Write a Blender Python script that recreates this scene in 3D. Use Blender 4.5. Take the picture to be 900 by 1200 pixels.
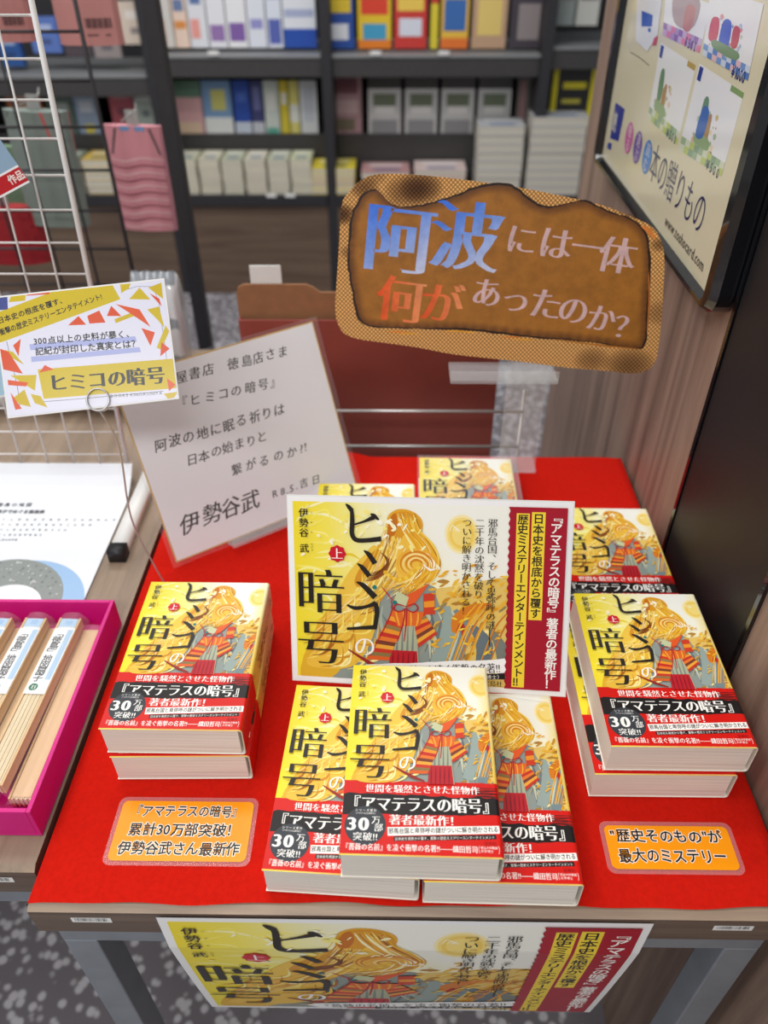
import bpy, bmesh, math, random
from mathutils import Vector, Matrix, geometry

for _o in list(bpy.data.objects):
    bpy.data.objects.remove(_o)
scene = bpy.context.scene
COL = scene.collection
rnd = random.Random(7)

# ------------------------------------------------------------------ camera, world, lamps, exposure
PITCH, YAW, ROLL = 0.680129661, 0.016591783, 0.00469240937
CAM = Vector((0.304331686, -0.287051474, 1.40989125))
FPX = 905.0


def cam_axes():
    cp, sp = math.cos(PITCH), math.sin(PITCH)
    f, r, d = Vector((0, cp, -sp)), Vector((1, 0, 0)), Vector((0, -sp, -cp))
    z = Matrix.Rotation(YAW, 3, 'Z')
    f, r, d = z @ f, z @ r, z @ d
    c, s = math.cos(ROLL), math.sin(ROLL)
    return c * r + s * d, -s * r + c * d, f


AX_R, AX_D, AX_F = cam_axes()
cam_data = bpy.data.cameras.new('camera')
cam = bpy.data.objects.new('camera', cam_data)
COL.objects.link(cam)
mw = Matrix((AX_R, -AX_D, -AX_F)).transposed().to_4x4()
mw.translation = CAM
cam.matrix_world = mw
cam_data.sensor_fit = 'VERTICAL'
cam_data.sensor_height = 36.0
cam_data.lens = FPX / 1200 * 36
cam_data.clip_start, cam_data.clip_end = 0.02, 60
cam_data.dof.use_dof = True
cam_data.dof.focus_distance = 0.71
cam_data.dof.aperture_fstop = 4.0
scene.camera = cam

world = bpy.data.worlds.new('shop_ambience')
scene.world = world
world.use_nodes = True
world.node_tree.nodes['Background'].inputs[0].default_value = (0.97, 0.985, 1.0, 1)
world.node_tree.nodes['Background'].inputs[1].default_value = 0.42


def ceiling_lamp(name, loc, sx, sy, power, color=(1, 0.985, 0.965)):
    l = bpy.data.lights.new(name, 'AREA')
    l.shape, l.size, l.size_y, l.energy, l.color = 'RECTANGLE', sx, sy, power, color
    o = bpy.data.objects.new(name, l)
    COL.objects.link(o)
    o.location = loc
    return o


ceiling_lamp('ceiling_light', (-0.1, -1.5, 2.75), 1.8, 0.5, 46)
ceiling_lamp('ceiling_light', (-0.7, -0.1, 2.75), 0.4, 1.0, 12)
ceiling_lamp('ceiling_light', (-0.2, 1.05, 2.75), 1.3, 0.35, 12)
ceiling_lamp('ceiling_light', (-0.6, 2.0, 2.75), 2.4, 0.5, 40)
ceiling_lamp('ceiling_light', (-2.1, 0.4, 2.75), 0.5, 1.6, 16)
scene.view_settings.view_transform = 'Standard'
scene.view_settings.look = 'None'
scene.view_settings.gamma = 1
scene.view_settings.use_curve_mapping = False
scene.view_settings.exposure = -0.2


# ------------------------------------------------------------------ measuring
def ray(px, py):
    return AX_R * ((px - 450) / FPX) + AX_D * ((py - 600) / FPX) + AX_F


def on_axis(px, py, axis, val):
    d = ray(px, py)
    return CAM + d * ((val - CAM[axis]) / d[axis])


def at_z(px, py, z):
    return on_axis(px, py, 2, z)


def at_y(px, py, y):
    return on_axis(px, py, 1, y)


def at_x(px, py, x):
    return on_axis(px, py, 0, x)


class Frame:
    """A flat sheet in the place: centre, unit x and y directions, size in metres; local mm run from its top left corner, y down."""

    def __init__(self, c, xd, yd, w, h):
        self.x = Vector(xd).normalized()
        yv = Vector(yd)
        self.y = (yv - self.x * yv.dot(self.x)).normalized()
        self.n = self.x.cross(self.y).normalized()
        self.c, self.w, self.h = Vector(c), w, h
        self.o = self.c - self.x * (w / 2) + self.y * (h / 2)

    def mm(self, px, py):
        d = ray(px, py)
        p = CAM + d * ((self.c - CAM).dot(self.n) / d.dot(self.n))
        q = p - self.o
        return (q.dot(self.x) * 1000, -q.dot(self.y) * 1000)

    def matrix(self):
        m = Matrix((self.x, self.y, self.n)).transposed().to_4x4()
        m.translation = self.o
        return m


# ------------------------------------------------------------------ colours and materials
def lin(c):
    return tuple(((v / 255) / 12.92 if v / 255 <= 0.04045 else ((v / 255 + 0.055) / 1.055) ** 2.4) for v in c[:3])


def rgba(c):
    return (*lin(c), 1.0)


def new_mat(name, rough=0.5, spec=0.5):
    m = bpy.data.materials.new(name)
    m.use_nodes = True
    b = m.node_tree.nodes['Principled BSDF']
    b.inputs['Roughness'].default_value = rough
    b.inputs['Specular IOR Level'].default_value = spec
    return m, m.node_tree, b


def ink_mat(name, rough, spec=0.5, coat=0.0):
    m, nt, b = new_mat(name, rough, spec)
    a = nt.nodes.new('ShaderNodeAttribute')
    a.attribute_name = 'ink'
    nt.links.new(a.outputs['Color'], b.inputs['Base Color'])
    b.inputs['Coat Weight'].default_value = coat
    b.inputs['Coat Roughness'].default_value = 0.08
    return m


def plain(name, c, rough=0.5, metal=0.0, spec=0.5, noise=0.0, scale=40, coat=0.0, bump=0.0):
    m, nt, b = new_mat(name, rough, spec)
    b.inputs['Metallic'].default_value = metal
    b.inputs['Coat Weight'].default_value = coat
    tc = nt.nodes.new('ShaderNodeTexCoord')
    n = nt.nodes.new('ShaderNodeTexNoise')
    n.inputs['Scale'].default_value = scale
    n.inputs['Detail'].default_value = 4
    nt.links.new(tc.outputs['Object'], n.inputs['Vector'])
    r = nt.nodes.new('ShaderNodeValToRGB')
    k = noise
    r.color_ramp.elements[0].color = (*[v * (1 - k) for v in lin(c)], 1)
    r.color_ramp.elements[1].color = (*[min(1, v * (1 + k)) for v in lin(c)], 1)
    r.color_ramp.elements[0].position, r.color_ramp.elements[1].position = 0.3, 0.7
    nt.links.new(n.outputs['Fac'], r.inputs['Fac'])
    nt.links.new(r.outputs['Color'], b.inputs['Base Color'])
    if bump:
        bp = nt.nodes.new('ShaderNodeBump')
        bp.inputs['Strength'].default_value = bump
        bp.inputs['Distance'].default_value = 0.002
        nt.links.new(n.outputs['Fac'], bp.inputs['Height'])
        nt.links.new(bp.outputs['Normal'], b.inputs['Normal'])
    return m


def wood(name, dark, light, scale, rough=0.45):
    """scale: stretch of the grain along x, y, z (small = long grain)."""
    m, nt, b = new_mat(name, rough, 0.4)
    tc = nt.nodes.new('ShaderNodeTexCoord')
    mp = nt.nodes.new('ShaderNodeMapping')
    mp.inputs['Scale'].default_value = scale
    nt.links.new(tc.outputs['Object'], mp.inputs['Vector'])
    n = nt.nodes.new('ShaderNodeTexNoise')
    n.inputs['Scale'].default_value = 1
    n.inputs['Detail'].default_value = 6
    n.inputs['Roughness'].default_value = 0.65
    n.inputs['Distortion'].default_value = 0.4
    nt.links.new(mp.outputs['Vector'], n.inputs['Vector'])
    r = nt.nodes.new('ShaderNodeValToRGB')
    r.color_ramp.elements[0].color, r.color_ramp.elements[1].color = rgba(dark), rgba(light)
    r.color_ramp.elements[0].position, r.color_ramp.elements[1].position = 0.32, 0.68
    nt.links.new(n.outputs['Fac'], r.inputs['Fac'])
    nt.links.new(r.outputs['Color'], b.inputs['Base Color'])
    return m


def clear_mat(name, clear=0.8, tint=(235, 240, 242), rough=0.06):
    m = bpy.data.materials.new(name)
    m.use_nodes = True
    nt = m.node_tree
    b = nt.nodes['Principled BSDF']
    b.inputs['Base Color'].default_value = rgba(tint)
    b.inputs['Roughness'].default_value = rough
    b.inputs['Coat Weight'].default_value = 0.3
    t = nt.nodes.new('ShaderNodeBsdfTransparent')
    mix = nt.nodes.new('ShaderNodeMixShader')
    mix.inputs[0].default_value = clear
    nt.links.new(b.outputs[0], mix.inputs[1])
    nt.links.new(t.outputs[0], mix.inputs[2])
    nt.links.new(mix.outputs[0], nt.nodes['Material Output'].inputs[0])
    return m


M = {}
M['gloss'] = ink_mat('printed_glossy_jacket', 0.36, 0.22)
M['matte'] = ink_mat('printed_card', 0.5, 0.4)
M['laminate'] = ink_mat('laminated_print', 0.3, 0.28)
M['foil'] = ink_mat('laminated_foil_card', 0.25, 0.35)
M['glazed'] = ink_mat('glazed_poster', 0.1, 0.5, 0.6)
M['back'] = ink_mat('background_print', 0.45)
M['cloth'] = plain('red_felt', (196, 25, 12), 0.95, spec=0.1, noise=0.07, scale=260, bump=0.25)
M['walnut_top'] = wood('table_wood', (128, 108, 92), (176, 154, 132), (3, 26, 40))
M['walnut_side'] = wood('left_table_wood', (122, 104, 88), (164, 143, 122), (26, 3, 40))
M['edge'] = wood('table_edge_wood', (92, 76, 66), (118, 100, 88), (3, 30, 120))
M['wall_wood'] = wood('wall_wood', (112, 90, 78), (166, 140, 124), (20, 34, 1.6), 0.5)
M['kick'] = wood('kick_wood', (92, 74, 62), (122, 102, 86), (2, 20, 30))
M['steel'] = plain('table_steel', (142, 148, 156), 0.4, 0.35, noise=0.08, scale=30)
M['black'] = plain('black_gloss', (14, 15, 20), 0.16, noise=0.1, coat=0.5)
M['black_panel'] = plain('black_panel', (24, 23, 26), 0.5, noise=0.08, scale=90)
M['dark'] = plain('dark_metal', (44, 43, 47), 0.5, noise=0.1)
M['shelf'] = plain('shelf_grey', (62, 60, 60), 0.5, noise=0.06)
M['shelf_lip'] = plain('shelf_lip', (128, 130, 132), 0.4, noise=0.05)
M['white_wire'] = plain('white_wire', (226, 224, 222), 0.4, noise=0.03)
M['black_wire'] = plain('black_wire', (40, 38, 42), 0.5, noise=0.05)
M['chrome'] = plain('chrome_wire', (190, 190, 188), 0.3, 0.6, noise=0.03)
M['magenta'] = plain('magenta_card', (212, 12, 128), 0.5, noise=0.04, scale=30)
M['board'] = plain('maroon_board', (150, 72, 62), 0.5, noise=0.06, scale=18)
M['kraft'] = plain('kraft_card', (152, 106, 72), 0.8, noise=0.08, scale=60)
M['white'] = plain('white_card', (232, 232, 230), 0.5, noise=0.02)
M['bamboo'] = wood('bamboo', (212, 186, 142), (238, 220, 182), (160, 3, 160), 0.5)
M['tan'] = wood('fan_guard', (212, 176, 130), (232, 200, 154), (120, 3, 120), 0.5)
M['rubber'] = plain('black_rubber', (26, 26, 30), 0.5, noise=0.05)
M['acrylic'] = clear_mat('clear_acrylic', 0.84)
M['film'] = clear_mat('clear_film', 0.92, (245, 247, 250), 0.12)
M['gold'] = plain('gold_paper_edge', (206, 168, 92), 0.45, noise=0.08)


def page_mat():
    m, nt, b = new_mat('paper_pages', 0.8, 0.2)
    tc = nt.nodes.new('ShaderNodeTexCoord')
    mp = nt.nodes.new('ShaderNodeMapping')
    mp.inputs['Scale'].default_value = (6, 6, 1500)
    n = nt.nodes.new('ShaderNodeTexNoise')
    n.inputs['Scale'].default_value = 1
    n.inputs['Detail'].default_value = 3
    r = nt.nodes.new('ShaderNodeValToRGB')
    r.color_ramp.elements[0].color, r.color_ramp.elements[1].color = rgba((208, 200, 188)), rgba((240, 234, 224))
    r.color_ramp.elements[0].position, r.color_ramp.elements[1].position = 0.3, 0.6
    nt.links.new(tc.outputs['Object'], mp.inputs['Vector'])
    nt.links.new(mp.outputs['Vector'], n.inputs['Vector'])
    nt.links.new(n.outputs['Fac'], r.inputs['Fac'])
    nt.links.new(r.outputs['Color'], b.inputs['Base Color'])
    return m


M['pages'] = page_mat()


def floor_mat():
    m, nt, b = new_mat('flecked_carpet', 0.9, 0.2)
    tc = nt.nodes.new('ShaderNodeTexCoord')
    v = nt.nodes.new('ShaderNodeTexVoronoi')
    v.inputs['Scale'].default_value = 52
    v.inputs['Randomness'].default_value = 1
    n = nt.nodes.new('ShaderNodeTexNoise')
    n.inputs['Scale'].default_value = 40
    mixv = nt.nodes.new('ShaderNodeMath')
    mixv.operation = 'ADD'
    sc = nt.nodes.new('ShaderNodeMath')
    sc.operation = 'MULTIPLY'
    sc.inputs[1].default_value = 0.5
    nt.links.new(tc.outputs['Object'], v.inputs['Vector'])
    nt.links.new(tc.outputs['Object'], n.inputs['Vector'])
    nt.links.new(n.outputs['Fac'], sc.inputs[0])
    nt.links.new(v.outputs['Distance'], mixv.inputs[0])
    nt.links.new(sc.outputs[0], mixv.inputs[1])
    r = nt.nodes.new('ShaderNodeValToRGB')
    r.color_ramp.elements[0].color, r.color_ramp.elements[1].color = rgba((192, 190, 195)), rgba((116, 112, 117))
    r.color_ramp.elements[0].position, r.color_ramp.elements[1].position = 0.52, 0.72
    nt.links.new(mixv.outputs[0], r.inputs['Fac'])
    nt.links.new(r.outputs['Color'], b.inputs['Base Color'])
    return m


M['floor'] = floor_mat()


def burnt_mat():
    """scorched brown board: plain board print, mottled."""
    m, nt, b = new_mat('burnt_board_print', 0.42, 0.4)
    a = nt.nodes.new('ShaderNodeAttribute')
    a.attribute_name = 'ink'
    tc = nt.nodes.new('ShaderNodeTexCoord')
    n = nt.nodes.new('ShaderNodeTexNoise')
    n.inputs['Scale'].default_value = 55
    n.inputs['Detail'].default_value = 8
    n.inputs['Roughness'].default_value = 0.7
    r = nt.nodes.new('ShaderNodeValToRGB')
    r.color_ramp.elements[0].color, r.color_ramp.elements[1].color = (0.72, 0.72, 0.72, 1), (1.12, 1.1, 1.08, 1)
    r.color_ramp.elements[0].position, r.color_ramp.elements[1].position = 0.3, 0.7
    mx = nt.nodes.new('ShaderNodeMix')
    mx.data_type, mx.blend_type = 'RGBA', 'MULTIPLY'
    mx.inputs[0].default_value = 1
    nt.links.new(tc.outputs['Object'], n.inputs['Vector'])
    nt.links.new(n.outputs['Fac'], r.inputs['Fac'])
    nt.links.new(a.outputs['Color'], mx.inputs[6])
    nt.links.new(r.outputs['Color'], mx.inputs[7])
    nt.links.new(mx.outputs[2], b.inputs['Base Color'])
    return m


def burlap_mat():
    m, nt, b = new_mat('burlap_print', 0.7, 0.2)
    a = nt.nodes.new('ShaderNodeAttribute')
    a.attribute_name = 'ink'
    tc = nt.nodes.new('ShaderNodeTexCoord')
    mp = nt.nodes.new('ShaderNodeMapping')
    mp.inputs['Rotation'].default_value = (0, 0, 0.75)
    w1 = nt.nodes.new('ShaderNodeTexWave')
    w1.inputs['Scale'].default_value = 95
    w2 = nt.nodes.new('ShaderNodeTexWave')
    w2.bands_direction = 'Y'
    w2.inputs['Scale'].default_value = 95
    mul = nt.nodes.new('ShaderNodeMath')
    mul.operation = 'MULTIPLY'
    r = nt.nodes.new('ShaderNodeValToRGB')
    r.color_ramp.elements[0].color, r.color_ramp.elements[1].color = (0.4, 0.34, 0.28, 1), (1.3, 1.25, 1.2, 1)
    r.color_ramp.elements[1].position = 0.4
    mx = nt.nodes.new('ShaderNodeMix')
    mx.data_type, mx.blend_type = 'RGBA', 'MULTIPLY'
    mx.inputs[0].default_value = 1
    nt.links.new(tc.outputs['Object'], mp.inputs['Vector'])
    nt.links.new(mp.outputs['Vector'], w1.inputs['Vector'])
    nt.links.new(mp.outputs['Vector'], w2.inputs['Vector'])
    nt.links.new(w1.outputs['Fac'], mul.inputs[0])
    nt.links.new(w2.outputs['Fac'], mul.inputs[1])
    nt.links.new(mul.outputs[0], r.inputs['Fac'])
    nt.links.new(a.outputs['Color'], mx.inputs[6])
    nt.links.new(r.outputs['Color'], mx.inputs[7])
    nt.links.new(mx.outputs[2], b.inputs['Base Color'])
    return m


M['burnt'] = burnt_mat()
M['burlap'] = burlap_mat()


# ------------------------------------------------------------------ mesh building
def tag(o, label=None, cat=None, group=None, kind=None):
    for k, v in (('label', label), ('category', cat), ('group', group), ('kind', kind)):
        if v:
            o[k] = v
    return o


def empty(name, loc, label, cat, group=None, rz=0):
    o = bpy.data.objects.new(name, None)
    COL.objects.link(o)
    o.empty_display_size = 0.02
    o.location = loc
    o.rotation_euler = (0, 0, rz)
    return tag(o, label, cat, group)


def link_mesh(name, verts, faces, mats, parent=None, midx=None, cols=None, smooth=False, matrix=None):
    me = bpy.data.meshes.new(name)
    me.from_pydata([tuple(v) for v in verts], [], faces)
    for m in (mats if isinstance(mats, (list, tuple)) else [mats]):
        me.materials.append(m)
    if midx:
        me.polygons.foreach_set('material_index', midx)
    if cols is not None:
        at = me.color_attributes.new('ink', 'FLOAT_COLOR', 'CORNER')
        flat = []
        for fc in cols:
            for c in fc:
                flat.extend((c[0], c[1], c[2], 1.0))
        at.data.foreach_set('color', flat)
    if smooth:
        me.polygons.foreach_set('use_smooth', [True] * len(me.polygons))
    me.update()
    o = bpy.data.objects.new(name, me)
    COL.objects.link(o)
    if parent is not None:
        o.parent = parent
    if matrix is not None:
        o.matrix_basis = matrix
    return o


class MB:
    def __init__(self):
        self.v, self.f, self.mi, self.c = [], [], [], []

    def add(self, verts, faces, mi=0, col=(1, 1, 1)):
        b = len(self.v)
        self.v += [Vector(p) for p in verts]
        for f in faces:
            self.f.append([i + b for i in f])
            self.mi.append(mi)
            self.c.append([lin(col) if max(col) > 1 else col] * len(f))
        return self

    def box(self, x0, x1, y0, y1, z0, z1, mi=0, col=(1, 1, 1), m=None):
        vs = [Vector((x, y, z)) for z in (z0, z1) for y in (y0, y1) for x in (x0, x1)]
        if m is not None:
            vs = [m @ p for p in vs]
        return self.add(vs, [(0, 2, 3, 1), (4, 5, 7, 6), (0, 1, 5, 4), (2, 6, 7, 3), (0, 4, 6, 2), (1, 3, 7, 5)], mi, col)

    def tube(self, pts, r, n=8, mi=0, col=(1, 1, 1), closed=False):
        pts = [Vector(p) for p in pts]
        rings, prev = [], None
        L = len(pts)
        for i, p in enumerate(pts):
            a = pts[(i - 1) % L] if (i or closed) else p
            c = pts[(i + 1) % L] if (i < L - 1 or closed) else p
            t = (c - a).normalized()
            u = prev if prev is not None else (Vector((0, 0, 1)) if abs(t.z) < 0.9 else Vector((1, 0, 0)))
            u = (u - t * u.dot(t)).normalized()
            w = t.cross(u)
            prev = u
            rr = r[i] if isinstance(r, (list, tuple)) else r
            rings.append([p + (u * math.cos(2 * math.pi * k / n) + w * math.sin(2 * math.pi * k / n)) * rr for k in range(n)])
        vs = [q for ring in rings for q in ring]
        fs = []
        for i in range(L if closed else L - 1):
            j = (i + 1) % L
            for k in range(n):
                fs.append((i * n + k, i * n + (k + 1) % n, j * n + (k + 1) % n, j * n + k))
        if not closed:
            fs.append(tuple(range(n))[::-1])
            fs.append(tuple((L - 1) * n + k for k in range(n)))
        return self.add(vs, fs, mi, col)

    def prism(self, pts2, z0, z1, mi=0, col=(1, 1, 1), m=None):
        """outline (x, y) extruded in z."""
        tris = geometry.tessellate_polygon([[Vector((x, y, 0)) for x, y in pts2]])
        n = len(pts2)
        vs = [Vector((x, y, z)) for z in (z0, z1) for x, y in pts2]
        if m is not None:
            vs = [m @ p for p in vs]
        area = sum(pts2[i][0] * pts2[(i + 1) % n][1] - pts2[(i + 1) % n][0] * pts2[i][1] for i in range(n))
        fs = []
        for t in tris:
            a, b2, c = t
            ar = (pts2[b2][0] - pts2[a][0]) * (pts2[c][1] - pts2[a][1]) - (pts2[c][0] - pts2[a][0]) * (pts2[b2][1] - pts2[a][1])
            if ar < 0:
                t = (a, c, b2)
            fs.append(tuple(i + n for i in t))
            fs.append(tuple(t[::-1]))
        for i in range(n):
            j = (i + 1) % n
            fs.append((i, j, j + n, i + n) if area > 0 else (j, i, i + n, j + n))
        return self.add(vs, fs, mi, col)

    def build(self, name, mats, parent=None, bevel=0.0, smooth=False, ink=False, seg=2):
        o = link_mesh(name, self.v, self.f, mats, parent, self.mi if isinstance(mats, (list, tuple)) else None, self.c if ink else None, smooth)
        if bevel:
            md = o.modifiers.new('bevel', 'BEVEL')
            md.width, md.segments, md.limit_method = bevel, seg, 'ANGLE'
            md.angle_limit = math.radians(50)
        return o


# ------------------------------------------------------------------ lettering: outlines of Blender's own font, set as printed shapes
_tc = bpy.data.curves.new('lettering', 'FONT')
_to = bpy.data.objects.new('lettering', _tc)
COL.objects.link(_to)
_outl, _glyph = {}, {}


def outline(ch):
    if ch not in _outl:
        _tc.body = ch
        bpy.context.view_layer.update()
        dg = bpy.context.evaluated_depsgraph_get()
        ev = _to.evaluated_get(dg)
        cu = ev.to_curve(dg)
        _outl[ch] = [[(p.co.xy.copy(), p.handle_left.xy.copy(), p.handle_right.xy.copy()) for p in s.bezier_points] for s in cu.splines]
        ev.to_curve_clear()
    return _outl[ch]


def glyph(ch, ax=0.0, ay=0.0, res=3):
    """triangles of one character in em units; ax swells it sideways, ay vertically (negative thins the horizontals)."""
    key = (ch, round(ax, 4), round(ay, 4), res)
    if key in _glyph:
        return _glyph[key]
    loops = []
    for sp in outline(ch):
        pts, n = [], len(sp)
        for i in range(n):
            p0, _, h0 = sp[i]
            p1, h1, _ = sp[(i + 1) % n]
            chord = (p1 - p0).length
            straight = abs((h0 - p0).cross(p1 - p0)) + abs((h1 - p0).cross(p1 - p0)) < 1e-4 * max(chord, 1e-3)
            k = 1 if straight else res
            for q in range(k):
                t = q / k
                pts.append(p0 * (1 - t) ** 3 + h0 * (3 * t * (1 - t) ** 2) + h1 * (3 * t * t * (1 - t)) + p1 * t ** 3)
        clean = []
        for p in pts:
            if not clean or (p - clean[-1]).length > 1e-4:
                clean.append(p)
        if len(clean) > 2 and (clean[0] - clean[-1]).length < 1e-4:
            clean.pop()
        if len(clean) > 2:
            loops.append(clean)
    if ax or ay:
        tot = sum(sum(l[i].x * l[(i + 1) % len(l)].y - l[(i + 1) % len(l)].x * l[i].y for i in range(len(l))) for l in loops)
        sg = 1 if tot > 0 else -1
        out = []
        for l in loops:
            n, nl = len(l), []
            for i in range(n):
                d0, d1 = (l[i] - l[i - 1]).normalized(), (l[(i + 1) % n] - l[i]).normalized()
                n0, n1 = Vector((d0.y, -d0.x)) * sg, Vector((d1.y, -d1.x)) * sg
                s = n0 + n1
                if s.length < 1e-3:
                    s = n0
                s.normalize()
                k = 1 / max(0.55, s.dot(n0))
                nl.append(l[i] + Vector((s.x * ax, s.y * ay)) * k)
            out.append(nl)
        loops = out
    if loops:
        vs, es = [], []
        for l in loops:
            b = len(vs)
            vs += l
            es += [(b + i, b + (i + 1) % len(l)) for i in range(len(l))]
        flat, _e, tris = geometry.delaunay_2d_cdt(vs, es, [], 0, 1e-6)[:3]

        def odd(p):
            c = False
            for l in loops:
                for i in range(len(l)):
                    a_, b_ = l[i - 1], l[i]
                    if (a_.y > p.y) != (b_.y > p.y) and p.x < (b_.x - a_.x) * (p.y - a_.y) / (b_.y - a_.y) + a_.x:
                        c = not c
            return c
        tris = [t for t in tris if odd((flat[t[0]] + flat[t[1]] + flat[t[2]]) / 3)]
        xs = [p.x for p in flat]
        r = (flat, tris, min(xs), max(xs))
    else:
        r = ([], [], 0, 0.3)
    _glyph[key] = r
    return r


def catmull(pts, n, closed=False):
    pts = [Vector((*p, 0)) if len(p) == 2 else Vector(p) for p in pts]
    L, out = len(pts), []
    for i in range(L if closed else L - 1):
        g = (lambda k: pts[k % L]) if closed else (lambda k: pts[max(0, min(L - 1, k))])
        p0, p1, p2, p3 = g(i - 1), g(i), g(i + 1), g(i + 2)
        for q in range(n):
            t = q / n
            out.append(0.5 * ((2 * p1) + (p2 - p0) * t + (2 * p0 - 5 * p1 + 4 * p2 - p3) * t * t + (3 * p1 - p0 - 3 * p2 + p3) * t ** 3))
    if not closed:
        out.append(pts[-1])
    return out


EPS = 0.002   # mm of ink between two print layers


class Art:
    """Flat print: coloured shapes in local mm (x right, y down), each a hair above the one before."""

    def __init__(self, clip=None):
        self.v, self.f, self.c = [], [], []
        self.z = 0.0
        self.s, self.ox, self.oy = 1.0, 0.0, 0.0
        self.clip = clip
        self.pre = None
        self.cutx, self.cuty = None, None

    def up(self, k=1):
        self.z += EPS * k

    def T(self, p):
        x, y = self.ox + self.s * p[0], self.oy + self.s * p[1]
        return self.pre(x, y) if self.pre else (x, y)

    def face(self, pts, cols, world=False):
        pts = [(p if world else self.T(p)) for p in pts]
        vc = [(p[0], p[1], *c) for p, c in zip(pts, cols)]
        if self.clip:
            x0, y0, x1, y1 = self.clip
            for ax, lim, sg in ((0, x0, 1), (0, x1, -1), (1, y0, 1), (1, y1, -1)):
                out = []
                for i, a in enumerate(vc):
                    b = vc[i - 1]
                    ia, ib = (a[ax] - lim) * sg >= 0, (b[ax] - lim) * sg >= 0
                    if ia != ib:
                        t = (lim - b[ax]) / (a[ax] - b[ax])
                        out.append(tuple(b[k] + (a[k] - b[k]) * t for k in range(5)))
                    if ia:
                        out.append(a)
                vc = out
                if len(vc) < 3:
                    return
        parts = [vc]
        for ax, cuts in ((0, self.cutx), (1, self.cuty)):
            for lim in cuts or ():
                nxt = []
                for q in parts:
                    lo, hi = min(p[ax] for p in q), max(p[ax] for p in q)
                    if lo < lim - 1e-6 and hi > lim + 1e-6:
                        for sg in (1, -1):
                            out = []
                            for i, a in enumerate(q):
                                b = q[i - 1]
                                ia, ib = (a[ax] - lim) * sg >= 0, (b[ax] - lim) * sg >= 0
                                if ia != ib:
                                    t = (lim - b[ax]) / (a[ax] - b[ax])
                                    out.append(tuple(b[k] + (a[k] - b[k]) * t for k in range(5)))
                                if ia:
                                    out.append(a)
                            if len(out) > 2:
                                nxt.append(out)
                    else:
                        nxt.append(q)
                parts = nxt
        for q in parts:
            self.emit(q)

    def emit(self, vc):
        n = len(vc)
        ar = sum(vc[i][0] * vc[(i + 1) % n][1] - vc[(i + 1) % n][0] * vc[i][1] for i in range(n))
        if abs(ar) < 1e-7:
            return
        if ar > 0:
            vc = vc[::-1]
        b = len(self.v)
        self.v += [(q[0], q[1], self.z) for q in vc]
        self.f.append(tuple(range(b, b + n)))
        self.c.append([q[2:] for q in vc])

    def quadgrid(self, x0, y0, x1, y1, fn, nx, ny):
        for i in range(nx):
            for j in range(ny):
                a, b = x0 + (x1 - x0) * i / nx, x0 + (x1 - x0) * (i + 1) / nx
                c, d = y0 + (y1 - y0) * j / ny, y0 + (y1 - y0) * (j + 1) / ny
                ps = [(a, c), (b, c), (b, d), (a, d)]
                self.face(ps, [lin(fn(*p)) for p in ps])
        self.up()

    def rect(self, x0, y0, x1, y1, col, nx=1, ny=1):
        self.quadgrid(x0, y0, x1, y1, lambda x, y: col, nx, ny)

    def poly(self, pts, col, cols=None):
        vs = [Vector((p[0], p[1], 0)) for p in pts]
        c = lin(col) if col else None
        for t in geometry.tessellate_polygon([vs]):
            self.face([vs[i] for i in t], [c] * 3 if c else [lin(cols[i]) for i in t])
        self.up()

    def blob(self, pts, col, n=5):
        self.poly(catmull(pts, n, True), col)

    def circle(self, x, y, r, col, n=28, ry=None):
        self.poly([(x + r * math.cos(2 * math.pi * k / n), y + (ry or r) * math.sin(2 * math.pi * k / n)) for k in range(n)], col)

    def brush(self, pts, ws, col, n=6, col2=None):
        p = catmull(pts, n)
        L = len(p)
        lf, rt = [], []
        for i in range(L):
            t = (p[min(L - 1, i + 1)] - p[max(0, i - 1)])
            t = t.normalized() if t.length > 1e-6 else Vector((1, 0, 0))
            u = i / (L - 1) * (len(ws) - 1)
            k = min(len(ws) - 2, int(u))
            w = (ws[k] + (ws[k + 1] - ws[k]) * (u - k)) / 2
            nrm = Vector((-t.y, t.x, 0))
            lf.append(p[i] + nrm * w)
            rt.append(p[i] - nrm * w)
        a, b = lin(col), lin(col2 or col)
        mixc = lambda q: tuple(a[k] + (b[k] - a[k]) * q for k in range(3))
        for i in range(L - 1):
            ca, cb = mixc(i / (L - 1)), mixc((i + 1) / (L - 1))
            self.face([lf[i], lf[i + 1], rt[i + 1], rt[i]], [ca, cb, cb, ca])
        self.up()

    def char(self, ch, x, y, size, col, ax=0, ay=0, sx=1.0, rot=0.0, shear=0.0, res=3):
        """em box with its top left corner at (x, y)."""
        if ch in '『』「」（）':
            ax, ay = max(0.0, ax * 0.3), max(0.0, ay)
        pts, tris, _, _ = glyph(ch, ax, ay, res)
        c = lin(col) if not callable(col) else None
        cr, sr = math.cos(rot), math.sin(rot)
        tp = []
        for p in pts:
            u, v = (p.x + shear * (p.y - 0.38) - 0.5) * size * sx, (0.38 - p.y) * size
            tp.append((x + size * sx / 2 + u * cr - v * sr, y + size / 2 + u * sr + v * cr))
        for t in tris:
            q = [tp[i] for i in t]
            self.face(q, [c] * 3 if c else [lin(col(*r)) for r in q])

    def text(self, s, x, y, size, col, width=None, vert=False, ax=0, ay=0, sx=1.0, rot=0.0, shear=0.0, res=2, jitter=0.0, height=None):
        """a line of lettering; width (or height) stretches the pitch to fill it."""
        adv = []
        for ch in s:
            if ord(ch) < 0x2000:
                g = glyph(ch, ax, ay, res)
                adv.append((0.3 if ch == ' ' else max(0.22, g[3] + 0.06)) if not vert else 1.0)
            else:
                adv.append(1.0)
        tot = sum(adv)
        if vert:
            pitch = (height / tot) if height else size
        else:
            pitch = (width / tot) if width else size * sx
        pos = 0.0
        cr, sr = math.cos(rot), math.sin(rot)
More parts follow.
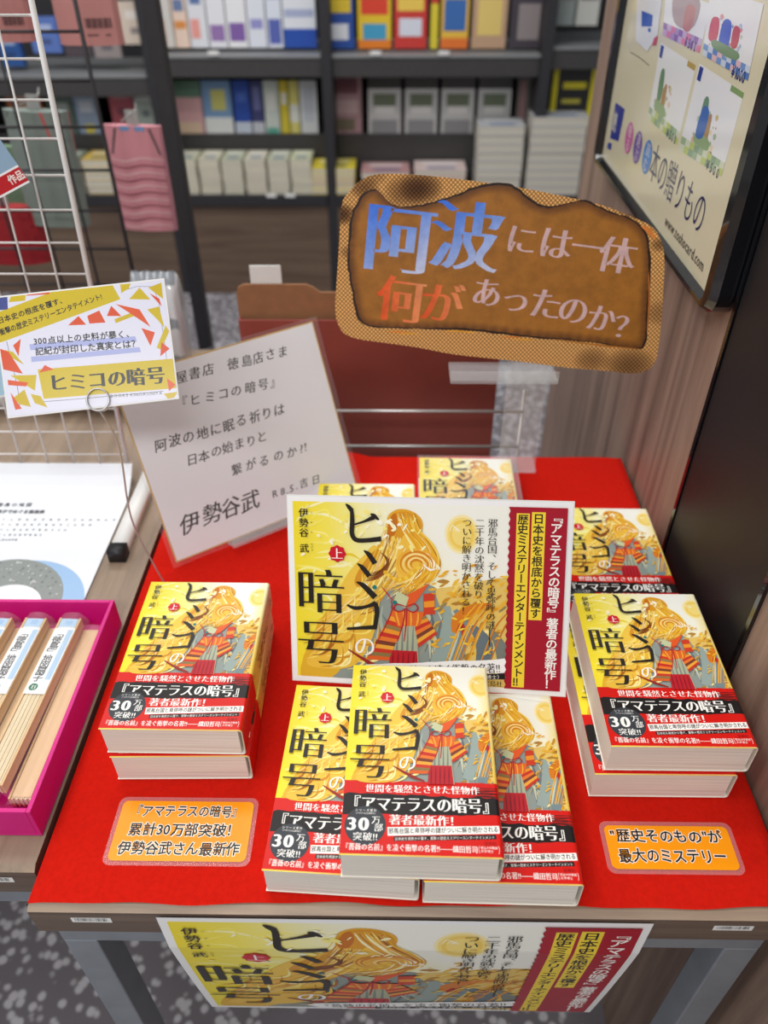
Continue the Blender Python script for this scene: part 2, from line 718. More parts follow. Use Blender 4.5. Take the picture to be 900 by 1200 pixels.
        for ch, a in zip(s, adv):
            if ch not in ' \u3000':
                jx, jy, jr = (rnd.uniform(-1, 1) * jitter * size for _ in range(3))
                if vert:
                    px_, py_ = x, y + pos * pitch + (pitch - size) / 2
                    if ch in '『』「」ー―—（）':
                        self.char(ch, px_, py_, size, col, ay, ax, sx, math.pi / 2, 0, res)
                    elif ch in '、。':
                        self.char(ch, px_ + size * 0.55, py_ - size * 0.5, size, col, ax, ay, sx, 0, 0, res)
                    else:
                        self.char(ch, px_, py_, size, col, ax, ay, sx, 0, 0, res)
                else:
                    k = min(sx, pitch / size) if width else sx
                    u = pos * pitch + (a * pitch - size * k * a) / 2
                    self.char(ch, x + u * cr + jx, y + u * sr + jy, size, col, ax, ay, k, rot + jr * 0.05, shear, res)
            pos += a
        self.up()
        return pos * pitch

    def build(self, name, mat, parent=None, fmap=None, matrix=None):
        """fmap(x, y, z in mm) -> metres; default: y up, sheet hanging from its top left corner."""
        fm = fmap or (lambda x, y, z: (x * 0.001, -y * 0.001, z * 0.001))
        return link_mesh(name, [fm(*p) for p in self.v], self.f, mat, parent, None, self.c, False, matrix)

    def into(self, mb, fmap, mi):
        b = len(mb.v)
        mb.v += [Vector(fmap(*p)) for p in self.v]
        for f, c in zip(self.f, self.c):
            mb.f.append([i + b for i in f])
            mb.mi.append(mi)
            mb.c.append(c)


# ------------------------------------------------------------------ the printed design: a golden haired figure in grey robes with a striped sash
INK, WHITE = (40, 34, 30), (250, 248, 242)
GOLDS = [(240, 194, 58), (228, 164, 38), (250, 220, 104), (208, 140, 30), (253, 236, 160), (238, 180, 50), (246, 208, 84), (218, 150, 36), (254, 244, 200), (150, 84, 22)]


def mixc(a, b, t):
    t = max(0, min(1, t))
    return tuple(a[k] + (b[k] - a[k]) * t for k in range(3))


def base_print(x, y):
    """printed ground: strong yellow at the left fading to a pale sky at the upper right (the artwork's own colours)."""
    c = mixc((244, 222, 44), (250, 240, 150), x / 62)
    c = mixc(c, (246, 246, 236), (x - 30) / 60 * max(0.0, 1.15 - y / 90))
    return mixc(c, (236, 186, 60), max(0, (y - 62) / 75) * max(0.0, min(1, (x - 28) / 50)))


def figure(A, right=128.0, bottom=126.0, fine=1.0, seed=3):
    """draws in book millimetres; P maps the sketch grid."""
    R = random.Random(seed)
    P = lambda x, y: (36.3 + 0.1334 * x, -0.74 + 0.138 * y)
    B = lambda pts, col, n=5: A.blob([P(*q) for q in pts], col, n)
    S = lambda pts, ws, col, n=6, col2=None: A.brush([P(*q) for q in pts], ws, col, n, col2)
    # pale swirls over the yellow ground
    for k in range(int(40 * fine)):
        x, y = R.uniform(-260, 90), R.uniform(60, 780)
        S([(x, y), (x + R.uniform(40, 90), y - R.uniform(-50, 50)), (x + R.uniform(110, 190), y + R.uniform(-60, 60))], [0.2, R.uniform(1, 2.6), 0.2], R.choice([(252, 244, 150), (250, 236, 110), (238, 206, 40), (253, 248, 190)]))
    # mirror disc with a soft golden rim
    for r, c in ((88, (252, 236, 180)), (76, (248, 222, 130)), (64, (244, 208, 96)), (50, (248, 222, 128))):
        B([(632 + r * math.cos(a), 165 + r * 1.15 * math.sin(a)) for a in [k * 0.7 for k in range(9)]], c, 3)
    for q in range(3):
        S([(570 + q * 14, 150), (585 + q * 12, 120 + q * 8), (610 + q * 6, 150)], [0.3, 0.6, 0.3], (252, 246, 220))
    # robe behind
    B([(230, 400), (190, 480), (160, 580), (60, 700), (-60, 800), (-120, 960), (1000, 960), (930, 820), (800, 640), (690, 560), (560, 500), (490, 440), (400, 420), (300, 420)], (142, 152, 146))
    B([(-150, 700), (-40, 640), (120, 620), (150, 720), (60, 800), (-60, 960), (-240, 960)], (226, 178, 48))
    for k in range(int(26 * fine)):
        x = R.uniform(150, 760)
        y = R.uniform(470, 640)
        S([(x, y), (x + R.uniform(-40, 50), y + 110), (x + R.uniform(-50, 110), y + R.uniform(220, 330))], [0.4, R.uniform(1.2, 4), 0.4], R.choice([(110, 122, 124), (172, 182, 166), (122, 134, 132), (200, 204, 176), (96, 104, 108), (160, 158, 132)]))
    # right sleeve and wing of leaves
    B([(500, 470), (560, 440), (640, 430), (740, 400), (880, 380), (1000, 430), (1000, 960), (640, 960), (620, 780), (560, 620)], (230, 196, 106))
    for k in range(int(190 * fine)):
        x = R.uniform(480, 1000)
        y = R.uniform(340 + abs(x - 860) * 0.2, 900)
        a, l = R.uniform(-1.0, 0.1), R.uniform(14, 40)
        A.blob([P(x - l * math.cos(a), y - l * math.sin(a)), P(x + l * .3 * math.sin(a), y - l * .35), P(x + l * math.cos(a), y + l * math.sin(a)), P(x, y + l * .3)], R.choice([(238, 190, 60), (246, 214, 110), (196, 140, 40), (224, 160, 40), (250, 232, 160), (176, 128, 50), (150, 130, 90), (232, 178, 60)]), 2)
    S([(560, 540), (570, 680), (500, 880)], [4, 11, 9], (150, 166, 160))
    S([(600, 560), (650, 660), (590, 900)], [4, 10, 8], (120, 138, 142))
    S([(585, 560), (620, 660), (570, 860)], [1, 3, 1], (196, 204, 180))
    S([(690, 640), (760, 740), (740, 920)], [4, 12, 9], (104, 116, 122))
    S([(790, 660), (850, 760), (860, 920)], [3, 9, 7], (122, 126, 118))
    S([(600, 680), (620, 610), (690, 550), (790, 520)], [3, 9, 6, 2], (214, 124, 32))
    S([(610, 690), (640, 640), (650, 720)], [1, 4, 1], (180, 40, 40))
    for k in range(int(12 * fine)):
        x = R.uniform(560, 820)
        S([(x + 140, 500 + R.uniform(0, 60)), (x + 60, 640), (x - 20, 860)], [0.6, 1.1, 0.6], R.choice([(228, 150, 34), (240, 182, 52), (198, 112, 30)]))
    # hair mass
    B([(240, 125), (255, 75), (300, 46), (360, 48), (410, 75), (432, 115), (428, 180), (455, 230), (500, 262), (526, 305), (520, 360), (480, 410), (430, 430), (360, 440), (300, 440), (230, 480), (150, 520), (70, 580), (-10, 660), (-90, 760), (-150, 700), (-60, 560), (20, 430), (70, 370), (130, 300), (195, 235), (236, 185)], (230, 170, 44))
    B([(262, 90), (300, 62), (360, 62), (405, 95), (400, 150), (330, 175), (260, 160)], (218, 146, 30))
    B([(330, 290), (400, 250), (470, 280), (500, 330), (470, 390), (390, 410), (330, 370)], (244, 196, 90))
    # wavy masses of hair behind the title, fading into the yellow ground
    B([(190, 240), (120, 290), (40, 380), (-30, 500), (-100, 640), (-60, 740), (40, 690), (140, 560), (250, 450)], (240, 198, 74))
    B([(60, 520), (-20, 640), (-120, 760), (-200, 900), (40, 900), (150, 760), (180, 600)], (236, 190, 66))
    B([(200, 250), (110, 340), (70, 440), (150, 470), (250, 420), (270, 320)], (216, 150, 40))

    def lock(x0, y0, x1, y1, amp, ws, col, col2=None):
        n, pts = 6, []
        ph = R.uniform(0, 6.3)
        dx, dy = x1 - x0, y1 - y0
        L = math.hypot(dx, dy) or 1
        for q in range(n + 1):
            u = q / n
            o_ = amp * math.sin(ph + u * 5.0) * u + 55 * math.sin(math.pi * u)
            pts.append((x0 + dx * u + dy / L * o_, y0 + dy * u - dx / L * o_))
        S(pts, ws, col, 4, col2)
    for k in range(int(150 * fine)):
        t = R.random()
        x0, y0 = 240 + 130 * R.random(), 90 + 170 * R.random()
        x1, y1 = -200 + 420 * t + R.uniform(-30, 30), 820 - 420 * t + R.uniform(-90, 60)
        lock(x0, y0, x1, y1, R.uniform(8, 34), [0.2, R.uniform(0.5, 1.6), R.uniform(0.6, 2.4), R.uniform(0.4, 1.6), 0.1], R.choice(GOLDS), R.choice(GOLDS[:7]))
    for k in range(int(30 * fine)):
        x, y = R.uniform(-180, 160), R.uniform(430, 860)
        lock(x + 70, y - 60, x - 50, y + 70, 12, [0.2, R.uniform(1.0, 2.6), 0.2], R.choice([(253, 240, 160), (250, 226, 110), (206, 140, 34), (240, 200, 70), (170, 100, 30)]))
    # crown, flowing down the right side
    B([(262, 90), (300, 60), (360, 58), (408, 92), (424, 150), (380, 190), (310, 190), (250, 165)], (222, 154, 36))
    B([(262, 92), (290, 66), (300, 120), (280, 180), (248, 170)], (198, 112, 24))
    B([(330, 180), (410, 170), (450, 235), (500, 270), (520, 320), (480, 400), (400, 430), (320, 420), (290, 330)], (240, 192, 70))
    for k in range(int(70 * fine)):
        q = R.random()
        S([(300 + 90 * q, 60 + R.uniform(0, 40)), (330 + 90 * q, 150), (390 + 100 * q, 240 + R.uniform(-20, 20)), (425 + 95 * q, 320), (380 + 90 * q, 405 + R.uniform(-20, 20)), (290 + R.uniform(-60, 90), 470 + R.uniform(-30, 50))], [0.2, R.uniform(0.5, 1.5), R.uniform(0.5, 2.0), R.uniform(0.5, 1.4), 0.8, 0.1], R.choice(GOLDS))
    for q in range(7):
        S([(420 + 10 * q, 230 + 12 * q), (470 + 8 * q, 290 + 8 * q), (480 + 6 * q, 350)], [0.2, 1.2, 0.2], (254, 246, 214))
    for q in range(6):
        S([(210 + 12 * q, 270 + 6 * q), (250 - 3 * q, 310 + 12 * q), (215 - 6 * q, 360 + 10 * q), (160 - 8 * q, 380 + 9 * q)], [0.3, 1.5, 1.2, 0.2], R.choice([(112, 58, 18), (150, 84, 24), (92, 48, 18)]))
    # swirl of the bowed head
    for r in (96, 80, 66, 52, 40, 28):
        S([(400 + r * 1.05 * math.cos(a), 325 + r * 0.8 * math.sin(a)) for a in [0.4 - 0.45 * j for j in range(11)]], [0.3, 1.4, 1.8, 1.2, 0.3], R.choice([(214, 132, 26), (250, 220, 140), (240, 176, 60)]))
    S([(430, 320), (470, 350), (500, 345)], [0.3, 1.6, 0.3], WHITE)
    # beads
    for k in range(13):
        a = k / 12
        x, y = 235 + 190 * a, 370 + 70 * math.sin(math.pi * a * 0.9 + 0.5) - 30
        A.circle(*P(x, y), 1.45, (246, 204, 70) if k % 2 else (232, 178, 44), 10)
    # collar and orange lining
    A.poly([P(*q) for q in [(330, 500), (470, 420), (400, 520), (360, 560)]], (226, 92, 40))
    A.poly([P(*q) for q in [(300, 470), (360, 500), (340, 560), (280, 520)]], (196, 202, 160))
    A.poly([P(*q) for q in [(436, 480), (495, 470), (498, 585), (438, 590)]], (206, 62, 36))
    A.poly([P(*q) for q in [(440, 520), (496, 512), (497, 545), (440, 552)]], (238, 150, 44))
    S([(215, 450), (240, 480), (265, 510), (300, 540)], [0.6, 0.9, 0.6], (188, 40, 60))
    for q in ((178, 455), (286, 532)):
        A.circle(*P(*q), 1.7, (24, 122, 122), 10)
    # skirt
    A.poly([P(*q) for q in [(305, 640), (400, 640), (420, 960), (250, 960)]], (174, 178, 150))
    for k in range(4):
        x = 300 + 28 * k
        S([(x, 650), (x - 4, 780), (x - 10, 940)], [0.5, 1.6, 0.6], (126, 134, 124))
    A.poly([P(*q) for q in [(262, 790), (404, 790), (416, 960), (244, 960)]], (186, 34, 44))
    for k in range(5):
        x = 276 + 28 * k
        S([(x, 800), (x - 3, 860), (x - 6, 950)], [0.4, 1.4, 0.5], (140, 20, 36))

    def ribbon(a, b, c, d, cols):
        """striped sash end from edge a-b to edge d-c."""
        n = len(cols)
        L = lambda p, q, t: (p[0] + (q[0] - p[0]) * t, p[1] + (q[1] - p[1]) * t)
        for k, col in enumerate(cols):
            A.poly([P(*L(a, d, k / n)), P(*L(b, c, k / n)), P(*L(b, c, (k + 1) / n)), P(*L(a, d, (k + 1) / n))], col)
    st = [(224, 110, 40), (238, 160, 50), (206, 60, 36), (150, 120, 70), (236, 150, 44), (196, 50, 40), (232, 120, 44), (120, 60, 44), (238, 168, 60), (200, 56, 40), (140, 116, 70), (222, 96, 40)]
    ribbon((268, 580), (350, 610), (250, 850), (130, 850), st)
    ribbon((380, 590), (440, 580), (512, 690), (412, 770), st[2:10])
    A.poly([P(*q) for q in [(268, 575), (440, 575), (420, 650), (300, 660)]], (222, 104, 40))
    for k in range(4):
        S([(290 + 40 * k, 580), (300 + 36 * k, 620), (310 + 30 * k, 655)], [0.8, 1.4, 0.8], (240, 166, 56))
    red = (176, 26, 40)
    S([(345, 552), (300, 540), (280, 565), (310, 580), (345, 560)], [0.7, 1.2, 0.7], red)
    S([(345, 552), (390, 535), (408, 560), (380, 580), (345, 560)], [0.7, 1.2, 0.7], red)
    S([(340, 560), (330, 640), (300, 740)], [0.9, 1.1, 0.7], red)
    S([(350, 560), (345, 650), (335, 740)], [0.9, 1.1, 0.7], red)
    S([(265, 520), (262, 600), (150, 830)], [0.6, 1.0, 0.6], red)
    S([(30, 800), (150, 870), (230, 900)], [0.8, 3, 1], (150, 40, 34))
    # leaves and petals
    for k in range(int(64 * fine)):
        x, y = R.uniform(470, 980), R.uniform(320, 800)
        if x > 860 and right < 130:
            continue
        a, l = R.uniform(-0.9, 0.3), R.uniform(10, 24)
        A.blob([P(x - l * math.cos(a), y - l * math.sin(a)), P(x + l * .3 * math.sin(a), y - l * .35), P(x + l * math.cos(a), y + l * math.sin(a)), P(x, y + l * .3)], R.choice([(236, 184, 34), (244, 206, 70), (226, 158, 30), (232, 170, 50)]), 2)
    for k in range(int(48 * fine)):
        x, y = R.choice([(R.uniform(230, 440), R.uniform(90, 260)), (R.uniform(-230, 160), R.uniform(40, 760)), (R.uniform(-60, 250), R.uniform(60, 250))])
        a, l = R.uniform(-1, 1), R.uniform(11, 27)
        l *= 0.8
        A.blob([P(x - l * math.cos(a), y - l * math.sin(a)), P(x + l * .2, y - l * .75), P(x + l * math.cos(a), y + l * math.sin(a)), P(x - l * .1, y + l * .5)], R.choice([(255, 252, 232), (253, 246, 190), (250, 238, 140)]), 2)


def title(A, res=5):
    """the vertical title, author and the volume seal, in book millimetres."""
    k = INK
    # he-like first sign: long hooked stroke and a short bar
    A.brush([(40.6, 3.6), (44.2, 7), (44.6, 16), (44.4, 24), (47.5, 28), (55, 28), (65, 26.6)], [0.6, 2.6, 3.3, 3.3, 3.2, 3.2, 3.6], k, 8)
    A.brush([(40.2, 2.4), (42.2, 4.4), (44.6, 7.2)], [0.5, 2.8, 3.2], k, 5)
    A.brush([(46, 17), (53, 14.6), (60, 11.4)], [1.2, 1.6, 3.6], k, 6)
    A.brush([(57.6, 9), (60, 10.4), (63.4, 13.2)], [0.6, 3.2, 1.0], k, 5)
    # three falling dabs
    A.brush([(52.5, 35.5), (56, 38), (60.5, 44.6)], [0.6, 3.4, 3.8], k, 6)
    A.brush([(47.8, 45), (51.6, 48), (56.4, 54)], [0.6, 3.4, 3.8], k, 6)
    A.brush([(47, 58.6), (52, 61), (60.4, 69.4)], [0.6, 3.8, 4.6], k, 6)
    # corner sign
    A.brush([(40, 76), (46, 78), (54, 76.6), (61, 73.6)], [1.2, 3.0, 2.4, 3.6], k, 7)
    A.brush([(60.4, 73.6), (61.6, 80), (60, 92.6)], [3.2, 3.4, 3.0], k, 6)
    A.brush([(39.6, 94), (48, 93), (61, 91.6)], [2.0, 2.4, 3.6], k, 6)
    A.char('の', 44.2, 97.6, 17.5, WHITE, 0.012, -0.012, 0.95, res=res)
    A.char('暗', 2.6, 48.2, 36.5, INK, 0.016, -0.018, res=res)
    A.char('号', 1.6, 86.2, 37.5, INK, 0.016, -0.018, res=res)
    A.up()
    for j, ch in enumerate('伊勢谷\u3000武'):
        if ch != '\u3000':
            A.char(ch, 6.4, 6.0 + j * 7.2 - (3 if j == 4 else 0), 6.9, INK, 0.02, 0.004, res=2)
    for j, ch in enumerate('いせやたける'):
        A.char(ch, 14.6, (8.2, 15.4, 22.6, 31.4, 33.4, 35.4)[j], 1.8, INK, res=1)
    A.up()
    pts = [(33.6 + (5.9 + 0.4 * (math.cos(8 * a))) * math.cos(a), 38.4 + (5.9 + 0.4 * math.cos(8 * a)) * math.sin(a)) for a in [2 * math.pi * i / 48 for i in range(48)]]
    A.poly(pts, (206, 24, 44))
    A.char('上', 29.2, 34.0, 8.8, WHITE, 0.016, -0.01, res=2)
    A.up()


# ------------------------------------------------------------------ the paperback: cover, belly band and page block
BW, BH, BT = 0.128, 0.188, 0.036
RAD = 3.0


def wrap(lift, t=BT * 1000):
    """maps cover mm (x past the front runs round the spine and under) to metres; the book's front left foot is the origin."""
    W, q = BW * 1000, RAD + lift

    def f(x, y, z):
        up = lift + z
        arc = RAD * math.pi / 2
        x1 = W - RAD
        x2 = x1 + arc
        x3 = x2 + t - 2 * RAD
        x4 = x3 + arc
        if x <= x1:
            X, Z = x, t + up
        elif x <= x2:
            a = (x - x1) / RAD
            X, Z = x1 + (RAD + up) * math.sin(a), t - RAD + (RAD + up) * math.cos(a)
        elif x <= x3:
            X, Z = W + up, t - RAD - (x - x2)
        elif x <= x4:
            a = (x - x3) / RAD
            X, Z = x1 + (RAD + up) * math.cos(a), RAD - (RAD + up) * math.sin(a)
        else:
            X, Z = x1 - (x - x4), -up
        return (X * 0.001, (BH * 1000 - y) * 0.001, Z * 0.001)
    return f


SPINE_END = BW * 1000 - RAD + RAD * math.pi + BT * 1000 - 2 * RAD


def wrapped_ground(mb, fm, y0, y1, fn, mi, lift_in=0.5):
    """the sheet itself, front, spine and back, with thickness."""
    xs = [0, 20, 40, 60, 80, 100, 115, BW * 1000 - RAD]
    xs += [BW * 1000 - RAD + RAD * math.pi / 2 * k / 5 for k in range(1, 6)]
    e = xs[-1]
    xs += [e + (BT * 1000 - 2 * RAD) * k / 3 for k in range(1, 4)]
    e = xs[-1]
    xs += [e + RAD * math.pi / 2 * k / 5 for k in range(1, 6)]
    xs += [xs[-1] + BW * 1000 - RAD]
    ys = [y0 + (y1 - y0) * k / 8 for k in range(9)]
    b = len(mb.v)
    nx, ny = len(xs), len(ys)
    for z in (0.0, -lift_in):
        for y in ys:
            for x in xs:
                mb.v.append(Vector(fm(x, y, z)))
    pale = lin((240, 236, 224))
    idx = lambda k, j, i: b + k * nx * ny + j * nx + i
    for j in range(ny - 1):
        for i in range(nx - 1):
            mb.f.append([idx(0, j, i), idx(0, j + 1, i), idx(0, j + 1, i + 1), idx(0, j, i + 1)])
            mb.mi.append(mi)
            mb.c.append([lin(fn(xs[p], ys[q])) for q, p in ((j, i), (j + 1, i), (j + 1, i + 1), (j, i + 1))])
            mb.f.append([idx(1, j, i), idx(1, j, i + 1), idx(1, j + 1, i + 1), idx(1, j + 1, i)])
            mb.mi.append(mi)
            mb.c.append([pale] * 4)
    for j, fl in ((0, 1), (ny - 1, 0)):
        for i in range(nx - 1):
            q = [idx(0, j, i), idx(0, j, i + 1), idx(1, j, i + 1), idx(1, j, i)]
            mb.f.append(q if fl else q[::-1])
            mb.mi.append(mi)
            mb.c.append([pale] * 4)
    for i, fl in ((0, 0), (nx - 1, 1)):
        for j in range(ny - 1):
            q = [idx(0, j, i), idx(0, j + 1, i), idx(1, j + 1, i), idx(1, j, i)]
            mb.f.append(q[::-1] if fl else q)
            mb.mi.append(mi)
            mb.c.append([pale] * 4)


def cover_ground(x, y):
    if x > SPINE_END - 4:
        return (246, 228, 120)
    if x > BW * 1000 - 6:
        return mixc((248, 240, 200), (240, 206, 90), y / 120)
    return base_print(x, y)


def make_cover(parent):
    mb = MB()
    wrapped_ground(mb, wrap(0.0), 0, 188, cover_ground, 0)
    A = Art(clip=(0.6, 0.6, 124.6, 126))
    A.z = 0.03
    figure(A)
    title(A)
    A.clip = None
    x = BW * 1000 - RAD + RAD * math.pi / 2 + 4
    for j, ch in enumerate('ヒミコの暗号'):
        A.char(ch, x + 3, 8 + j * 15.5, 15, INK, 0.02, -0.01, rot=0, res=3)
    A.up()
    R = random.Random(5)
    for k in range(26):
        yy = R.uniform(4, 120)
        xx = R.uniform(x - 2, x + 20)
        A.brush([(xx, yy), (xx + 2, yy + 5), (xx - 2, yy + 11)], [0.3, 1.6, 0.2], R.choice(GOLDS), 4)
    A.into(mb, wrap(0.0), 0)
    return mb.build('cover', [M['gloss']], parent, ink=True)


def make_band(parent):
    red, dk = (212, 24, 16), (30, 26, 26)
    mb = MB()
    fm = wrap(0.35)
    wrapped_ground(mb, fm, 123.6, 187.0, lambda x, y: red, 0, 0.3)
    A = Art(clip=(0.3, 123.7, 127.6, 186.9))
    A.cutx = (125.0, 125.9, 126.8)
    A.z = 0.03
    R = random.Random(11)
    top = [(0, 136.5)] + [(4 + k * 5.2, 134.8 + R.uniform(-0.7, 0.9) + k * 0.12) for k in range(24)] + [(128, 138.5)]
    bot = [(128, 152.4)] + [(122 - k * 5.2, 152.6 + R.uniform(-0.8, 0.8) + k * 0.06) for k in range(23)] + [(0, 154.6)]
    A.poly(top + bot, dk)
    for k in range(14):
        y = 127.5 + R.uniform(0, 11)
        x = R.uniform(96, 108)
        A.brush([(x, y), (x + 12, y - R.uniform(-0.6, 1.2)), (128, y + R.uniform(-1, 1))], [0.1, R.uniform(0.4, 1.2), 0.3], dk, 3)
    A.text('世間を騒然とさせた怪物作', 17.6, 126.6, 8.1, WHITE, width=95, ax=0.03, ay=-0.014)
    A.text('『アマテラスの暗号』', 2.2, 137.0, 14.6, WHITE, width=124, ax=0.045, ay=-0.012, res=3)
    A.text('著者最新作！', 38.0, 153.2, 9.6, WHITE, width=58, ax=0.036, ay=-0.01)
    A.circle(19.2, 163.4, 16.6, (58, 62, 68), 36)
    A.text('シリーズ累計', 10.2, 149.2, 2.6, WHITE, width=18)
    A.text('（アマテラス文庫含む）', 10.2, 152.2, 1.9, WHITE, width=18, res=1)
    A.text('30', 3.8, 154.0, 15.6, WHITE, width=20, ax=0.055, ay=0.0, res=4)
    A.char('万', 24.0, 155.0, 7.4, WHITE, 0.012, -0.008, res=2)
    A.char('部', 26.2, 161.4, 7.4, WHITE, 0.012, -0.008, res=2)
    A.up()
    A.text('突破!!', 9.6, 169.0, 7.6, WHITE, width=20, ax=0.015, ay=-0.004)
    A.poly([(37, 164.6), (126, 161.2), (126.2, 167.6), (37.4, 171.8)], WHITE)
    A.text('邪馬台国と卑弥呼の謎がついに解き明かされる', 37.8, 165.2, 5.0, INK, width=87.6, ax=0.018, ay=0.018, rot=-0.042)
    A.poly([(42, 172.2), (123, 168.6), (123.2, 172.4), (42.4, 176)], dk)
    A.text('日本史を根底から覆す、衝撃の歴史ミステリーエンターテインメント', 43, 172.7, 2.9, WHITE, width=79, rot=-0.043, res=1)
    A.text('『薔薇の名前』を凌ぐ衝撃の名著!!――織田哲司', 2.0, 178.2, 6.2, WHITE, width=106, ax=0.018, ay=-0.004)
    A.text('明治大学教授', 110, 178.4, 2.5, WHITE, width=13.5, res=1)
    A.text('文学博士', 110, 181.2, 2.5, WHITE, width=10, res=1)
    A.brush([(109.2, 178), (108.6, 181), (109.2, 184)], [0.3, 0.3, 0.3], WHITE, 2)
    A.brush([(124.2, 178), (124.8, 181), (124.2, 184)], [0.3, 0.3, 0.3], WHITE, 2)
    A.text('宝島社', 113, 174.4, 3.2, (120, 14, 14), width=10, res=1)
    A.into(mb, fm, 0)
    return mb.build('belly_band', [M['gloss']], parent, ink=True)


def make_pages(parent):
    mb = MB()
    t = BT
    r = 0.0026
    x1 = BW - 0.0036
    prof = [(0.001, 0.0005), (x1 - r, 0.0005)] + [(x1 - r + r * math.sin(a), 0.0005 + r - r * math.cos(a)) for a in (0.4, 0.8, 1.2, 1.57)]
    prof += [(x1, t - 0.0005 - r)] + [(x1 - r + r * math.cos(a), t - 0.0005 - r + r * math.sin(a)) for a in (0.4, 0.8, 1.2, 1.57)] + [(0.001, t - 0.0005)]
    m = Matrix(((1, 0, 0, 0), (0, 0, -1, 0), (0, 1, 0, 0), (0, 0, 0, 1)))
    mb.prism(prof, -(BH - 0.0008), -0.0008, m=m)
    o = mb.build('page_block', M['pages'], parent)
    return o


def copy_thing(root, loc, rz, label, tilt=0.0):
    r = root.copy()
    COL.objects.link(r)
    r.location, r.rotation_euler = loc, (tilt, 0, rz)
    r['label'] = label
    for ch in list(root.children):
        c = ch.copy()
        COL.objects.link(c)
        c.parent = r
        for g in list(ch.children):
            d = g.copy()
            COL.objects.link(d)
            d.parent = c
    return r


# ------------------------------------------------------------------ the setting
T, W, D = 0.75, 0.64, 0.656


def structure(name, mb, mat, bevel=0.0):
    return tag(mb.build(name, mat, bevel=bevel), kind='structure')


structure('floor', MB().box(-4, 1.6, -1.6, 4.2, -0.05, 0.0), M['floor'])
WX = 0.6465
structure('wall_right', MB().box(WX, WX + 0.12, -0.4, 0.222, 0, 2.4).box(WX, WX + 0.12, 0.446, 1.222, 0, 2.4).box(WX + 0.012, WX + 0.12, 0.222, 0.446, 0, 2.4), M['wall_wood'])
structure('trim_1', MB().box(WX - 0.002, WX + 0.008, 0.2275, 0.4405, 0, 2.4), M['black_panel'], 0.001)
structure('trim_2', MB().box(WX - 0.004, WX + 0.009, 0.2205, 0.2265, 0, 2.4).box(WX - 0.004, WX + 0.009, 0.4415, 0.4475, 0, 2.4), M['black'])
structure('wall_back', MB().box(-4, 1.6, 3.46, 3.56, 0, 2.4), plain('back_wall_paint', (120, 116, 112), 0.8, noise=0.03, scale=6))


# ------------------------------------------------------------------ background bookcase and its books
def bookcase():
    root = empty('bookcase', (-0.3, 3.2, 0), 'long dark grey bookcase with brown kick panel behind the display tables', 'bookcase')
    off = Vector((-0.3, 3.2, 0))

    def part(name, mb, mat, label=None, bevel=0.003):
        o = mb.build(name, mat, root, bevel)
        o.matrix_parent_inverse = Matrix.Translation(-off)
        return tag(o, label)
    for x in (-0.62, 0.042, 0.862, -1.55):
        part('upright', MB().box(x - 0.02, x + 0.02, 3.0, 3.42, 0, 1.75), M['dark'])
    for a, b, z in ((-0.6, 0.022, 0.925), (0.062, 0.842, 0.925), (-1.53, -0.64, 0.86), (0.882, 1.5, 0.95)):
        part('shelf', MB().box(a, b, 3.02, 3.42, z - 0.075, z - 0.012, 0).box(a, b, 3.015, 3.42, z - 0.012, z, 1), [M['shelf'], M['shelf_lip']])  # dark board under the pale lip, thickened to fill in the shadow gap
    for a, b in ((-0.6, 0.022), (0.062, 0.842), (-1.53, -0.64), (0.882, 1.5)):
        part('step', MB().box(a, b, 3.17, 3.42, 0.43, 0.62), M['shelf'])
        part('deck', MB().box(a, b, 2.985, 3.42, 0.385, 0.43), M['dark'])
    part('kick_panel', MB().box(-1.6, 1.5, 3.005, 3.03, 0, 0.385), M['kick'], 'brown wood kick panel')
    part('back_panel', MB().box(-1.6, 1.5, 3.42, 3.45, 0, 1.75), M['dark'])
    return root


bookcase()


def blocks(px0, py0, px1, py1, y, thick, spec, base_col, name, label, cat, group=None, lean=0.0):
    """a face-out volume whose front fills the measured rectangle on the plane at depth y; spec: printed patches in 0..1."""
    a, b = at_y(px0, py1, y), at_y((px0 + px1) / 2, py0, y)
    w, h = at_y(px1, py1, y).x - a.x - 0.002, b.z - a.z
    mb = MB()
    mb.box(0, w, 0, thick, 0, h, 0, base_col)
    A = Art()
    A.z = 0.3
    for (u0, v0, u1, v1, c) in spec:
        A.rect(u0 * w * 1000, v0 * h * 1000, u1 * w * 1000, v1 * h * 1000, c)
        A.z += 0.3
    A.into(mb, lambda x, yy, z: (x * 0.001, -z * 0.001, h - yy * 0.001), 0)
    o = mb.build(name, [M['back']], ink=True)
    o.location = (a.x, y, a.z)
    o.rotation_euler = (-lean, 0, 0)
    return tag(o, label, cat, group)


